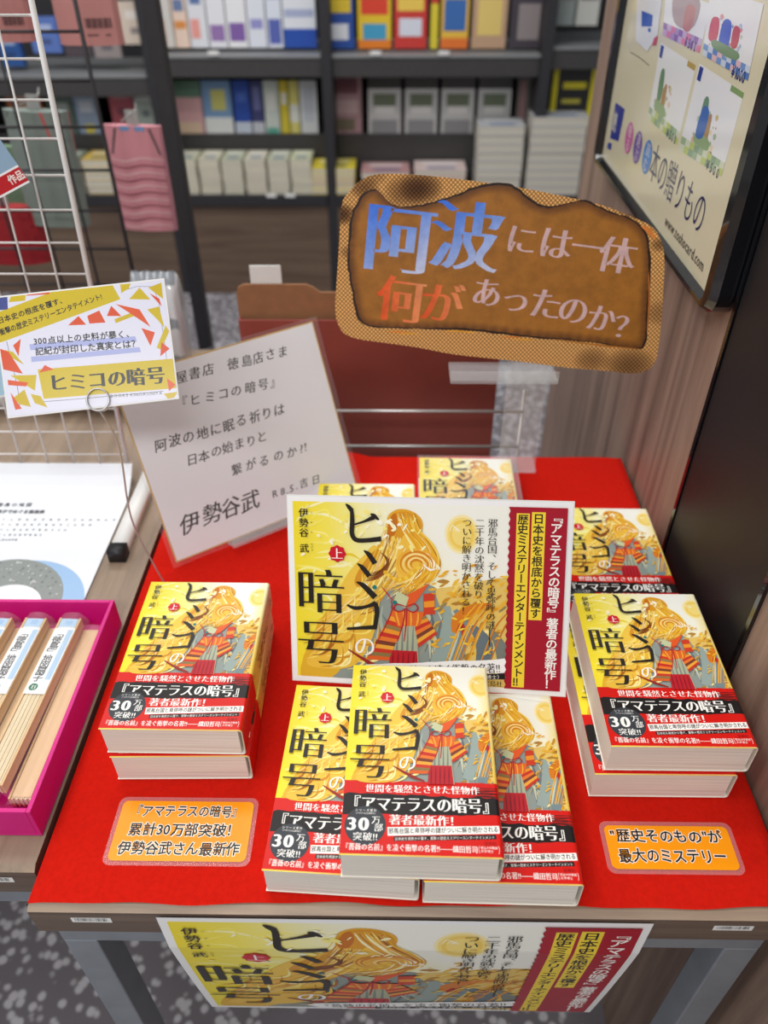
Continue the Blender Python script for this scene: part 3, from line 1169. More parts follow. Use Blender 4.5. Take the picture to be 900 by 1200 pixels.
# upper shelf, left bay: pale magazines with orange, violet and blue print
UP = 3.10
tops = [(186, 206, (236, 232, 226), [(0, .0, 1, .5, (240, 240, 244)), (.0, .7, .6, .98, (240, 200, 186))], 'white weekly with a salmon foot'),
        (207, 224, (240, 214, 196), [(0, .3, 1, .42, (226, 140, 70)), (.15, .5, .85, .62, (110, 130, 170)), (.1, .72, .9, .8, (226, 150, 80))], 'peach magazine with orange stripes'),
        (225, 246, (226, 228, 234), [(.1, .1, .9, .3, (170, 176, 200)), (.2, .45, .8, .55, (96, 120, 170)), (.1, .7, .6, .9, (236, 160, 150))], 'pale grey magazine with blue heading'),
        (247, 268, (232, 232, 238), [(.1, .2, .9, .36, (190, 190, 216)), (.1, .76, .9, .93, (150, 118, 176))], 'white magazine with a violet block'),
        (269, 292, (236, 236, 240), [(.2, .15, .8, .4, (206, 206, 220)), (.1, .74, .9, .93, (130, 96, 168))], 'white magazine with purple cover picture'),
        (293, 314, (226, 230, 240), [(.1, .1, .9, .3, (130, 140, 196)), (.15, .7, .85, .8, (150, 150, 206))], 'pale blue magazine beside the purple ones'),
        (315, 333, (222, 228, 240), [(.1, .2, .9, .5, (160, 170, 210)), (.1, .7, .9, .96, (90, 104, 180))], 'light blue weekly with indigo foot'),
        (334, 372, (228, 232, 240), [(.05, .1, .95, .25, (120, 140, 190)), (.05, .6, .95, .68, (170, 180, 210)), (0, .8, 1, 1, (40, 82, 176))], 'white and cobalt blue magazine at the bay end')]
for x0, x1, c, s, lab in tops:
    blocks(x0, -62, x1, 56, UP, 0.012, s, c, 'magazine', lab + ' on the upper shelf', 'magazine', 'magazines on the upper shelf')
games = [(383, 416, (44, 84, 168), [(0, .0, 1, .3, (222, 60, 60)), (.1, .35, .9, .6, (236, 206, 60)), (.2, .72, .8, .9, (235, 238, 245))], 'blue guide book with red top'),
         (420, 459, (232, 196, 50), [(0, 0, 1, .35, (60, 150, 200)), (.1, .42, .9, .62, (224, 70, 50)), (.15, .72, .85, .9, (70, 160, 200)), (0, .9, 1, 1, (232, 130, 40))], 'yellow guide book with blue sky'),
         (462, 500, (206, 62, 56), [(0, 0, 1, .3, (70, 140, 200)), (.1, .4, .9, .58, (240, 204, 90)), (.15, .66, .85, .86, (220, 224, 236))], 'red guide book with blue top'),
         (504, 513, (224, 206, 60), [(0, .3, 1, .5, (200, 60, 50))], 'narrow yellow spine'),
         (516, 548, (236, 190, 70), [(0, 0, 1, .3, (210, 60, 54)), (.1, .45, .9, .8, (60, 110, 180)), (0, .88, 1, 1, (232, 120, 50))], 'orange and blue guide book'),
         (552, 592, (196, 160, 130), [(0, 0, 1, .35, (170, 70, 80)), (.15, .45, .85, .85, (232, 204, 120))], 'brown and red guide book'),
         (596, 638, (70, 64, 72), [(0.1, .1, .9, .35, (120, 90, 110)), (.2, .5, .8, .9, (150, 140, 140))], 'dark picture book at the bay end')]
for x0, x1, c, s, lab in games:
    blocks(x0, -52, x1, 57, UP, 0.014, s, c, 'guide_book', lab + ' on the upper right shelf', 'book', 'guide books on the upper right shelf')
for k, (x0, x1, c, lab) in enumerate([(652, 672, (150, 160, 158), 'grey green book on the far right upper shelf'), (674, 700, (206, 206, 200), 'pale book on the far right upper shelf')]):
    blocks(x0, -30, x1, 30, UP, 0.03, [(.1, .2, .9, .5, (120, 110, 110))], c, 'book', lab, 'book')
# lower bay, face-out paperbacks on the step
LO = 3.175
faces = [(196, 207, (226, 226, 222), [(.1, .3, .9, .6, (196, 200, 196))], 'white slim paperback by the upright'),
         (208, 242, (226, 176, 178), [(.0, .0, 1, .28, (104, 140, 118)), (.1, .7, .9, .95, (234, 204, 176))], 'pink paperback with green top'),
         (243, 276, (128, 164, 206), [(.3, .15, .8, .5, (216, 212, 120)), (0, .62, 1, 1, (236, 238, 238))], 'sky blue paperback with yellow mark'),
         (278, 297, (36, 78, 176), [(.2, .2, .8, .35, (70, 110, 200)), (0, .7, 1, .9, (210, 220, 236))], 'cobalt blue paperback'),
         (298, 312, (62, 66, 120), [(.2, .1, .8, .5, (110, 116, 170)), (0, .7, 1, 1, (206, 210, 220))], 'indigo paperback'),
         (313, 330, (214, 222, 216), [(.2, .2, .8, .5, (236, 236, 230)), (.1, .8, .9, .95, (96, 180, 160))], 'pale green white paperback'),
         (331, 341, (226, 206, 60), [(.2, .2, .8, .4, (240, 240, 230))], 'narrow yellow paperback'),
         (342, 353, (234, 224, 130), [(0, .4, 1, .7, (242, 242, 232))], 'lemon paperback'),
         (354, 374, (228, 232, 236), [(.2, .1, .8, .7, (206, 212, 224))], 'white paperback at the end')]
for x0, x1, c, s, lab in faces:
    blocks(x0, 95, x1, 163, LO, 0.016, s, c, 'paperback', lab + ' on the lower step', 'book', 'face out paperbacks on the lower step', lean=0.06)
pic = [(383, 425, (178, 140, 146), [(.1, .05, .9, .3, (120, 70, 80)), (.1, .4, .9, .62, (206, 176, 176)), (.2, .7, .8, .9, (120, 110, 90))], 'pink and brown comic')]
for k in range(4):
    pic.append((432 + 42 * k, 470 + 42 * k, (206, 206, 204), [(0, 0, 1, .22, (70, 66, 66)), (.15, .3, .85, .5, (110, 120, 96)), (.2, .5, .8, .62, (232, 230, 226)), (.1, .72, .9, .96, (150, 150, 152))],
                'black topped white comic, number %s along the right bay' % ('one', 'two', 'three', 'four')[k]))
pic.append((602, 636, (120, 110, 110), [(.1, .1, .3, .9, (170, 130, 130)), (.4, .1, .6, .9, (90, 110, 100)), (.7, .1, .9, .9, (200, 190, 180))], 'grey comic at the right bay end'))
for x0, x1, c, s, lab in pic:
    blocks(x0, 88, x1, 160, LO, 0.016, s, c, 'comic_book', lab.replace(', number one', ', first').replace(', number two', ', second').replace(', number three', ', third').replace(', number four', ', fourth') + ' on the step', 'book', 'face out comics on the right step', lean=0.06)
blocks(642, 72, 690, 150, 3.1, 0.012, [(.12, .08, .9, .92, (28, 26, 26)), (.25, .3, .8, .4, (210, 196, 30)), (.25, .55, .7, .62, (180, 170, 60))], (222, 206, 22), 'shelf_sign', 'yellow edged black sign at the right of the bookcase', 'sign')


def stack(px, py, wpx, n, hpx, cols, y, name, label, group, d=0.15):
    """a pile of flat volumes whose front bottom middle sits at the measured pixel; every volume its own object."""
    a, b = at_y(px, py, y), at_y(px + wpx, py, y)
    top = at_y(px, py - hpx, y)
    h = (top.z - a.z) / n
    for k in range(n):
        c = cols[k % len(cols)]
        w = b.x - a.x
        mb = MB().box(0, w, 0, d, 0, 0.0018, 0, c).box(0.001, w - 0.002, 0.0015, d - 0.002, 0.0018, h - 0.002, 0, (206, 200, 186)).box(0, w, 0, d, h - 0.002, h - 0.0003, 0, c)
        if k == n - 1:
            A = Art()
            A.z = 0.2
            A.rect(w * 150, d * 120, w * 850, d * 450, mixc(c, (255, 255, 255), 0.5))
            A.rect(w * 250, d * 600, w * 800, d * 850, mixc(c, (60, 90, 150), 0.45))
            A.into(mb, lambda x, yy, z: (x * 0.001, d - yy * 0.001, h - 0.0003 + z * 0.001), 0)
        o = mb.build(name, [M['back']], ink=True)
        o.location = (a.x + rnd.uniform(-.002, .002), y + rnd.uniform(0, .003), 0.4302 + k * h)
        tag(o, label + (' (topmost)' if False else ''), 'book', group)


for k in range(6):
    stack(210 + 26.5 * k, 224, 24, 7, 40, [((206, 206, 176), (214, 210, 184), (196, 200, 172), (218, 212, 190), (200, 204, 180), (210, 212, 178))[k], (222, 214, 188)], 3.0, 'stacked_paperback',
          'cream paperback lying in the %s low pile of the left bay deck' % ('first', 'second', 'third', 'fourth', 'fifth', 'sixth')[k], 'cream paperbacks piled on the left bay deck, pile %s' % ('one', 'two', 'three', 'four', 'five', 'six')[k])
stack(366, 222, 50, 5, 30, [(228, 204, 40), (236, 216, 70), (222, 170, 50)], 3.0, 'stacked_paperback', 'yellow paperback in the pile beside the black upright', 'yellow paperbacks on the deck')
stack(424, 212, 56, 4, 26, [(214, 208, 200), (196, 150, 150)], 3.0, 'stacked_paperback', 'white and pink paperback in the low middle pile', 'white paperbacks on the right deck')
stack(486, 214, 60, 4, 28, [(212, 120, 124), (226, 204, 200)], 3.0, 'stacked_paperback', 'rose paperback in the low pile next to the grey ones', 'rose paperbacks on the right deck')
stack(556, 232, 52, 8, 80, [(182, 184, 188), (196, 198, 202)], 2.99, 'stacked_comic', 'grey wrapped comic in the left tall pile', 'grey comics in the left tall pile')
stack(614, 236, 62, 9, 90, [(190, 192, 196), (176, 178, 182)], 2.99, 'stacked_comic', 'grey wrapped comic in the right tall pile', 'grey comics in the right tall pile')
# left bay behind the wire grid
for k, (x0, y0, x1, y1, c, lab) in enumerate([(20, 100, 60, 165, (196, 110, 50), 'orange paperback behind the wire grid'), (66, 108, 96, 168, (90, 110, 100), 'green paperback behind the wire grid'),
                                               (98, 104, 124, 172, (150, 168, 196), 'pale blue notebook with a yellow dot'), (134, 90, 162, 150, (186, 90, 104), 'crimson edged booklet near the black post'),
                                               (163, 96, 186, 150, (196, 210, 200), 'pale mint booklet near the black post'), (146, 2, 180, 52, (222, 206, 190), 'cream booklet beside the upper post'),
                                               (40, 20, 74, 62, (90, 120, 190), 'blue picture box on the left upper shelf'), (78, 20, 110, 66, (80, 70, 76), 'dark picture box on the left upper shelf'),
                                               (112, 30, 144, 68, (150, 140, 140), 'grey picture box on the left upper shelf'), (2, 36, 30, 78, (40, 84, 150), 'blue box at the left upper shelf edge')]):
    blocks(x0, y0, x1, y1, 3.1 if y1 < 90 else LO, 0.03, [(.2, .2, .8, .4, mixc(c, (255, 255, 255), .5)), (.3, .6, .7, .75, (224, 210, 70) if 'yellow dot' in lab else mixc(c, (40, 40, 60), .4))], c, 'booklet', lab, 'book')
stack(104, 226, 34, 5, 40, [(222, 190, 90), (206, 200, 170)], 3.0, 'stacked_paperback', 'yellow cream paperback in the pile behind the wire grid', 'paperbacks behind the wire grid')
stack(60, 228, 40, 5, 40, [(150, 160, 140), (190, 190, 176)], 3.0, 'stacked_paperback', 'grey green paperback in the pile behind the tote bag', 'paperbacks behind the tote bag')
stack(8, 230, 44, 5, 40, [(150, 150, 150), (170, 160, 150)], 3.0, 'stacked_paperback', 'grey paperback in the pile at the far left of the deck', 'paperbacks at the far left')
# price strips on the shelf lips
for px, py in ((340, 229), (250, 62), (520, 62), (440, 62), (318, 229)):
    p = at_y(px, py, 2.98 if py > 100 else 3.01)
    tag(MB().box(p.x - 0.02, p.x + 0.02, p.y - 0.002, p.y + 0.001, p.z - 0.007, p.z + 0.007).build('price_card', M['white']), {340: 'white price card on the left bay deck edge', 318: 'second white price card on the deck edge, left of its twin', 250: 'white price card under the pale magazines', 520: 'white price card under the brown guide book', 440: 'white price card under the yellow guide book'}[px], 'price card')


# ------------------------------------------------------------------ wire grids and the goods hanging there
def wire_grid(name, x0, x1, z0, z1, y, pitch, r, rail, mat, label, top_right_shift=0.0, feet=True):
    root = empty(name, (x1, y, z0), label, 'wire grid')

    def part(nm, mb, m=mat, lab=None):
        o = mb.build(nm, m, root, smooth=True)
        o.matrix_parent_inverse = Matrix.Translation((-x1, -y, -z0))
        return tag(o, lab)
    sh = lambda z: top_right_shift * (z - z0) / (z1 - z0)
    fr = MB().tube([(x1, y, z0), (x1 + sh(z1), y, z1)], rail, 8)
    fr.tube([(x0, y, z0 + 0.004), (x1, y, z0 + 0.004)], rail, 8)
    fr.tube([(x0, y, z1), (x1 + sh(z1), y, z1)], rail, 8)
    fr.tube([(x0, y, z0), (x0 + sh(z1), y, z1)], rail, 8)
    part('rail_frame', fr)
    wires = MB()
    n = int((z1 - z0) / pitch)
    for k in range(1, n):
        z = z0 + k * pitch
        wires.tube([(x0 + sh(z), y, z), (x1 + sh(z), y, z)], r, 6)
    k = 1
    while x1 - k * pitch > x0:
        x = x1 - k * pitch
        wires.tube([(x, y - 2 * r, z0), (x + sh(z1), y - 2 * r, z1)], r, 6)
        k += 1
    part('wire_mesh', wires)
    return root, part


g, gpart = wire_grid('wire_grid_panel', -0.62, -0.0735, T + 0.006, 1.46, 0.6, 0.0372, 0.0013, 0.0032, M['white_wire'], 'white wire grid panel standing on the left wooden table', 0.03)
a, b = at_z(168, 574, T + 0.012), at_z(146, 640, T + 0.012)
gf = gpart('foot', MB().box(a.x - 0.0095, a.x + 0.0095, b.y, 0.61, T + 0.0005, T + 0.016), M['white'], 'white flat foot')
gc = gpart('foot_cap', MB().box(a.x - 0.0105, a.x + 0.0105, b.y - 0.018, b.y, T + 0.0005, T + 0.018), M['rubber'], 'black rubber foot cap')
gc.parent = gf
gc.matrix_parent_inverse = Matrix.Identity(4)
BGY = 1.25
wire_grid('black_wire_grid', -0.85, -0.235, 0.02, 1.75, BGY, 0.075, 0.0026, 0.004, M['black_wire'], 'black wire grid panel on the floor behind the white grid')
pa = at_y(206, 180, BGY + 0.05)
tag(MB().box(pa.x - 0.014, pa.x + 0.014, BGY + 0.03, BGY + 0.06, 0, 1.8).box(pa.x - 0.05, pa.x + 0.05, BGY, BGY + 0.2, 0, 0.012).build('display_post', M['dark'], bevel=0.002), 'dark square post rising from the floor beside the black wire grid', 'post')


def pack(px0, py0, px1, py1, y, thick, col, art, name, label, cat, rot=0.0):
    pm_ = max(py0, 0) * 0.5 + py1 * 0.5
    a, b = at_y(px0, pm_, y), at_y(px1, pm_, y)
    w, zt = b.x - a.x, at_y((px0 + px1) / 2, py0, y).z
    h = zt - at_y((px0 + px1) / 2, py1, y).z
    root = empty(name, ((a.x + b.x) / 2, y, zt + 0.02), label, cat)
    root.rotation_euler = (0, rot, 0)
    mb = MB()
    n = 6
    prof = [(w * (0.5 - 0.5 * math.cos(math.pi * k / n)) - w / 2, -thick * math.sin(math.pi * k / n)) for k in range(n + 1)] + [(w / 2 * (1 - 2 * k / n), thick * 0.4 * math.sin(math.pi * k / n)) for k in range(1, n)]
    mb.prism(prof, -h - 0.02, -0.02, 0, col)
    A = Art()
    A.z = 0.5
    art(A, w * 1000, h * 1000)

    def fm(x, yy, z):
        u = max(-1, min(1, x / (w * 500) - 1))
        return (x * 0.001 - w / 2, -thick * math.sqrt(max(0, 1 - u * u)) - (z + 0.4) * 0.001, -0.02 - yy * 0.001)
    A.into(mb, fm, 0)
    mb.build('wrapper', [M['back']], root, ink=True)
    hk = MB().tube([(0, -0.066, 0.0), (0, 0.0, 0.0), (0, 0.03, 0.0), (0, 0.038, 0.01)], 0.0018, 6)
    hk.box(-0.012, 0.012, -0.004, -0.0035 + 0.003, -0.03, 0.006)
    tag(hk.build('hang_tab', M['chrome'], root), 'metal hook and tab')
    return root


def backprint(A, w, h):
    for k in range(7):
        A.rect(w * .12, h * (.08 + .07 * k), w * (.7 if k % 3 else .5), h * (.1 + .07 * k), (150, 96, 96))
    for k in range(14):
        A.rect(w * (.5 + .028 * k), h * .72, w * (.5 + .028 * k + (.018 if k % 3 else .01)), h * .82, (70, 50, 54))
    A.rect(w * .5, h * .88, w * .85, h * .9, (120, 80, 80))


pack(66, -70, 142, 52, 1.32, 0.02, (206, 142, 138), backprint, 'hanging_pack', 'pink cardboard backed pack with barcode hanging on the black grid', 'packet')
pack(-20, -70, 38, 48, 1.32, 0.02, (198, 134, 130), backprint, 'hanging_pack', 'pink pack cut by the left edge beside the barcode pack', 'packet')


def ripple(A, w, h):
    for k in range(11):
        y = h * (.3 + .064 * k)
        A.brush([(w * .05, y), (w * .3, y + h * .02), (w * .6, y - h * .015), (w * .95, y + h * .01)], [h * .012, h * .02, h * .012], (160, 90, 104) if k % 2 else (236, 190, 196), 4)
    A.poly([(w * .2, h * .02), (w * .8, h * .02), (w * .92, h * .26), (w * .08, h * .26)], (110, 84, 90))
    A.rect(w * .3, 0, w * .7, h * .04, (120, 160, 210))


pack(134, 146, 202, 268, 1.32, 0.015, (222, 150, 160), ripple, 'hanging_pouch', 'pink rippled pouch hanging below two silver prongs', 'pouch', 0.03)


def tote(A, w, h):
    A.poly([(w * .1, h * .02), (w * .9, 0), (w, h * .34), (w * .5, h * .4), (0, h * .3)], (96, 84, 90))
    A.poly([(w * .62, 0), (w, 0), (w, h * .34), (w * .7, h * .22)], (206, 82, 86))


pack(22, 128, 96, 262, 1.32, 0.025, (132, 144, 138), tote, 'hanging_bag', 'grey green bag with a red flap hanging on the black grid', 'bag', 0.04)
pack(-26, 240, 54, 305, 1.32, 0.03, (168, 34, 44), lambda A, w, h: [A.rect(w * .1, h * .2 * k + h * .1, w * .9, h * .2 * k + h * .16, (120, 20, 32)) for k in range(4)], 'hanging_pack', 'dark red pack low at the left behind the white grid', 'packet')
pack(-30, 170, 34, 250, 1.42, 0.02, (120, 150, 120), lambda A, w, h: A.rect(w * .2, h * .1, w * .8, h * .4, (170, 180, 150)), 'hanging_pack', 'green pack behind the white grid at the left edge', 'packet')
# little red corner card at the left edge
F = Frame(at_y(-8, 196, 0.56), (0.9, 0.0, 0.4), (-0.28, 0, 0.96), 0.05, 0.055)
A = Art()
A.rect(0, 0, 50, 55, (150, 180, 206))
A.rect(0, 36, 50, 55, (250, 250, 250))
A.rect(0, 38, 50, 53, (196, 30, 40))
A.text('作品', 30, 40, 10, WHITE, ax=.02, ay=.02)
o = A.build('corner_card', M['matte'], matrix=F.matrix())
md = o.modifiers.new('thick', 'SOLIDIFY')
md.thickness, md.offset = 0.001, -1
tag(o, 'small card with a red foot strip clipped to the white grid at the left edge', 'card')


# ------------------------------------------------------------------ the two tables
def table(name, x0, x1, y0, y1, label, top_mat, off, inset=0.0):
    root = empty(name, (x0, y0, 0), label, 'table')

    def part(nm, mb, m, lab=None, bevel=0.0):
        o = mb.build(nm, m, root, bevel)
        o.matrix_parent_inverse = Matrix.Translation((-x0, -y0, 0))
        return tag(o, lab)
    c = 0.006
    mb = MB()
    prof = [(y0, T - 0.04), (y1, T - 0.04), (y1, T), (y0 + c, T), (y0, T - 0.004)]
    m = Matrix(((0, 0, 1, 0), (1, 0, 0, 0), (0, 1, 0, 0), (0, 0, 0, 1)))
    mb.prism(prof, x0, x1, m=m)
    # the front face takes the darker edge band
    mb.mi = [0] * len(mb.f)
    for i, f in enumerate(mb.f):
        n = (mb.v[f[1]] - mb.v[f[0]]).cross(mb.v[f[2]] - mb.v[f[0]])
        if abs(n.z) < 0.5 * n.length:
            mb.mi[i] = 1
    top = part('tabletop', mb, [top_mat, M['edge']])
    zt = T - 0.0405
    i = 0.012
    fr = MB().box(x0 + i, x1 - i, y0 + 0.004, y0 + 0.034, zt - 0.028, zt).box(x0 + i, x1 - i, y1 - 0.034, y1 - 0.004, zt - 0.028, zt)
    fr.box(x0 + i, x0 + i + 0.03, y0 + 0.034, y1 - 0.034, zt - 0.028, zt).box(x1 - i - 0.03, x1 - i, y0 + 0.034, y1 - 0.034, zt - 0.028, zt)
    part('steel_frame', fr, M['steel'], None, 0.001)
    for x in (x0 + i + inset * 0.3, x1 - i - 0.03 - inset):
        for y in (y0 + 0.004, y1 - 0.034):
            part('leg', MB().box(x, x + 0.03, y, y + 0.03, 0.0, zt - 0.028), M['steel'], None, 0.0015)
    for k, (bx, wd) in enumerate(off):
        A = Art()
        A.rect(0, 0, wd * 1000, 8.5, (236, 236, 234))
        R = random.Random(k)
        x = 3.0
        while x < wd * 1000 - 3:
            w = R.choice((0.35, 0.6, 0.9))
            A.face([(x, 1.2), (x + w, 1.2), (x + w, 6.6), (x, 6.6)], [lin((40, 40, 44))] * 4)
            x += w + R.choice((0.4, 0.7, 0.9))
        A.up()
        o = A.build('barcode_sticker', M['matte'], top, lambda x, yy, z: (bx + x * 0.001, y0 - 0.0004 - z * 0.001, T - 0.0125 - yy * 0.001))
        tag(o, 'white barcode sticker')
    return root


table('display_table', 0.0, W, 0.0, D, 'wood topped steel table under the red cloth', M['walnut_top'], [(0.034, 0.034), (0.573, 0.033)])
table('side_table', -0.95, -0.006, 0.033, 1.0, 'wood topped steel table at the left, without a cloth', M['walnut_side'], [(-0.062, 0.034)], 0.42)


def cloth_mesh():
    mb = MB()
    nx, ny = 60, 60
    R = random.Random(2)
    front = lambda u: 0.004 + 0.0035 * math.sin(min(1, u * 2.2) * 1.5) + 0.0012 * math.sin(u * 21) + 0.0008 * math.sin(u * 47 + 1)
    path = []   # across: left drop, top, right drop
    xs = [(-0.0022, T - 0.16), (-0.0022, T - 0.08), (-0.0022, T - 0.004), (0.0, T + 0.0012)]
    for i in range(1, nx):
        xs.append((W * i / nx, T + 0.0015))
    xs += [(W, T + 0.0012), (W + 0.0024, T - 0.004), (W + 0.0024, T - 0.08), (W + 0.0024, T - 0.13)]
    m = len(xs)
    for j in range(ny + 1):
        for i, (x, z) in enumerate(xs):
            u = x / W
            y = front(u) + (D + 0.001 - front(u)) * j / ny
            w = 0
            if 0.02 < x < W - 0.02 and z > T:
                w = max(0, (y - 0.55) / 0.11) * (0.010 * max(0, math.sin(x * 34 + y * 10)) * (1 if x < 0.34 else 0.15))
                w += 0.0009 * max(0, math.sin(x * 19 + y * 7)) * max(0, math.sin(y * 16 - x * 5))
            if z < T - 0.01:
                y = 0.10 + (D - 0.10) * j / ny
            mb.v.append(Vector((x, y, z + w)))
    for j in range(ny):
        for i in range(m - 1):
            a = j * m + i
            mb.f.append([a, a + 1, a + m + 1, a + m])
            mb.mi.append(0)
            mb.c.append([(1, 1, 1)] * 4)
    o = mb.build('tablecloth', M['cloth'], smooth=True)
    return tag(o, 'bright red felt cloth covering the display table', 'tablecloth')


cloth_mesh()
CT = T + 0.0022   # top of the cloth


# ------------------------------------------------------------------ the paperbacks
BG = 'paperbacks laid out on the red cloth'
book0 = empty('paperback_book', (0, 0, 0), '', 'book', BG)
make_pages(book0)
make_cover(book0)
make_band(book0)


def place(x, y, z, rz, label, first=[True], tilt=0.0):
    if first[0]:
        first[0] = False
        book0.location, book0.rotation_euler = (x, y, z), (tilt, 0, rz)
        book0['label'] = label
        return book0
    return copy_thing(book0, (x, y, z), rz, label, tilt)


L1 = CT + 0.0008
GAP = BT + 0.0016
place(0.0440, 0.1195, L1, 0.018, 'lower paperback of the left two-book stack, only its edges showing')
place(0.0415, 0.1235, L1 + GAP, -0.005, 'upper paperback of the left two-book stack, cover in full view')
place(0.4865, 0.1070, L1, 0.0, 'lower paperback of the right two-book stack, sticking out at left')
place(0.4950, 0.1105, L1 + GAP, -0.002, 'upper paperback of the right two-book stack beside the black wall panel')
place(0.1985, 0.0165, L1, -0.05, 'front left paperback half covered by the centre copy')
place(0.3300, 0.0085, L1, -0.012, 'front right paperback half covered by the centre copy')
place(0.2632, 0.0110, L1 + GAP, -0.016, 'centre front paperback lying across its two neighbours')
place(0.4990, 0.3030, L1, -0.01, 'paperback behind the right stack, half hidden by the promotional card')
place(0.3360, 0.4140, L1, -0.02, 'paperback in a clear wrapper at the back middle')
place(0.2040, 0.3520, L1, 0.0, 'paperback at the back left whose top edge peeks over the card')
# clear wrapper round the back middle copy
wr = MB().box(-0.003, BW + 0.006, 0.0, BH + 0.004, BT + 0.0012, BT + 0.0016).box(BW + 0.0055, BW + 0.006, 0.0, BH + 0.004, 0.002, BT + 0.0012)
wo = wr.build('book_wrapper', M['film'])
wo.location, wo.rotation_euler = (0.3360, 0.4140, L1), (0, 0, -0.02)
tag(wo, 'clear film wrapper round the paperback at the back middle', 'wrapper')


# ------------------------------------------------------------------ the promotional card and the poster share a layout (mm of a 272 x 192 sheet)
def promo(A, w=272.0, h=192.0, m=5.0, fine=1.0):
    A.rect(0, 0, w, h, (246, 246, 246), 6, 8)
    s = 1.39
    clip0 = A.clip
    A.clip = (m, m, w - m, h - m)
    A.quadgrid(m, m, 216, h - m, lambda x, y: base_print((x - 2) / s, (y - 3) / s), 12, 10)
    A.s, A.ox, A.oy = s, 2.1, 2.8
    A.clip = (m, m, 216, h - m)
    figure(A, right=160, fine=fine)
    title(A)
    A.s, A.ox, A.oy = 1.0, 0, 0
    A.clip = (m, m, w - m, h - m)
    A.text('邪馬台国、そして卑弥呼の謎――', 194, 17, 9.4, INK, vert=True, height=126, ax=.008, ay=-.012)
    A.text('二千年の沈黙を破り、', 182, 17, 9.4, INK, vert=True, height=88, ax=.008, ay=-.012)
    A.text('ついに解き明かされる！', 170, 17, 9.4, INK, vert=True, height=96, ax=.008, ay=-.012)
    R = random.Random(4)
    A.poly([(70, 176)] + [(76 + k * 7, 170.5 - k * 0.72 + R.uniform(-.5, .5)) for k in range(20)] + [(216, 155), (216, 170)] + [(212 - k * 7, 171 + k * 0.62 + R.uniform(-.4, .4)) for k in range(20)], (250, 250, 248))
    A.text('『薔薇の名前』を凌ぐ衝撃の名著!!', 78, 172.0, 11.5, INK, width=132, ax=.02, ay=-.004, rot=-0.093)
    A.poly([(118, 180), (214, 171.5), (214, 177.5), (118, 185.6)], (34, 30, 30))
    A.text('織田哲司（明治大学教授・文学博士）', 122, 180.2, 5, WHITE, width=90, rot=-0.086)
    A.text('宝島社', 193, 179.5, 6.5, INK, width=19, ax=.01, ay=-.01)
    zig = []
    n = 46
    for k in range(n + 1):
        y = m + (h - 2 * m) * k / n
        zig.append((213.2 + (1.6 if k % 2 else 0), y))
    A.poly(zig + [(w - m, h - m), (w - m, m)], (168, 22, 44))
    A.rect(220.5, 11, 232.5, 185, (246, 216, 60), 1, 8)
    A.rect(234.5, 9.5, 247, 115, (246, 216, 60), 1, 8)
    A.text('日本史を根底から覆す', 235.6, 10.5, 10.4, INK, vert=True, height=103, ax=.022, ay=.022)
    A.text('歴史ミステリーエンターテインメント‼', 221.4, 12, 10.2, INK, vert=True, height=172, ax=.022, ay=.022)
    A.text('『アマテラスの暗号』著者の最新作！', 251.5, 9, 11.4, WHITE, vert=True, height=176, ax=.022, ay=.022)
    A.clip = clip0


SF = Frame((0.336, 0.2465, 0.8735), (0.99, -0.12, 0.07), (-0.01, 0.45, 0.89), 0.272, 0.192)
root = empty('promotional_card', SF.o, 'landscape card with the yellow figure artwork propped behind the three front paperbacks', 'card')
A = Art()
A.z = 0.02
promo(A)
mt = SF.matrix()
mt.translation = (0, 0, 0)
o = A.build('printed_face', M['laminate'], root, matrix=mt)
bk = MB().box(-0.001, 0.273, -0.193, 0.001, -0.0022, -0.0002)
o = bk.build('backing_board', M['white'], root)
o.matrix_basis = mt
foot = SF.c - SF.n * 0.004
strut = MB()
p0 = foot + SF.y * 0.02
p1 = Vector((p0.x + 0.0, p0.y + 0.035, CT + 0.001))
strut.add([p0 + SF.x * d + Vector((0, e, 0)) - SF.o for d, e in ((-.02, 0), (.02, 0), (.02, .003), (-.02, .003))] + [p1 + SF.x * d + Vector((0, e, 0)) - SF.o for d, e in ((-.03, 0), (.03, 0), (.03, .003), (-.03, .003))],
          [(0, 1, 2, 3), (7, 6, 5, 4), (0, 4, 5, 1), (1, 5, 6, 2), (2, 6, 7, 3), (3, 7, 4, 0)])
strut.build('easel_strut', M['white'], root)

# the hanging poster: same layout, larger, curling back under the table
K = 0.412 / 0.272


HK = [8.0 * k for k in range(25)]
HP = [(0.0, 0.0)]
for k in range(24):
    th = 0.015 if k < 5 else 0.10 + 0.045 * (k + 0.5) / 24
    HP.append((HP[-1][0] + math.sin(th) * 0.008 * K, HP[-1][1] + math.cos(th) * 0.008 * K))


def hang(x, y, z):
    """mm of the 272 x 192 layout to a sheet that hangs from the table front and curls backwards at the foot."""
    k = max(0, min(23, int(y / 8.0 - 1e-6)))
    t = y / 8.0 - k
    p, q = HP[k], HP[k + 1]
    th = 0.015 if k < 5 else 0.10 + 0.045 * (k + 0.5) / 24
    return (0.1085 + x * 0.001 * K, -0.0028 + p[0] + (q[0] - p[0]) * t - z * 0.001 * math.cos(th), 0.7455 - p[1] - (q[1] - p[1]) * t - z * 0.001 * math.sin(th))


A = Art()
A.z = 0.02
A.cuty = HK[1:-1]
promo(A, fine=0.8)
o = A.build('hanging_poster', M['laminate'], fmap=hang)
tag(o, 'large yellow and red paper poster hanging from the table front and curling under', 'poster')


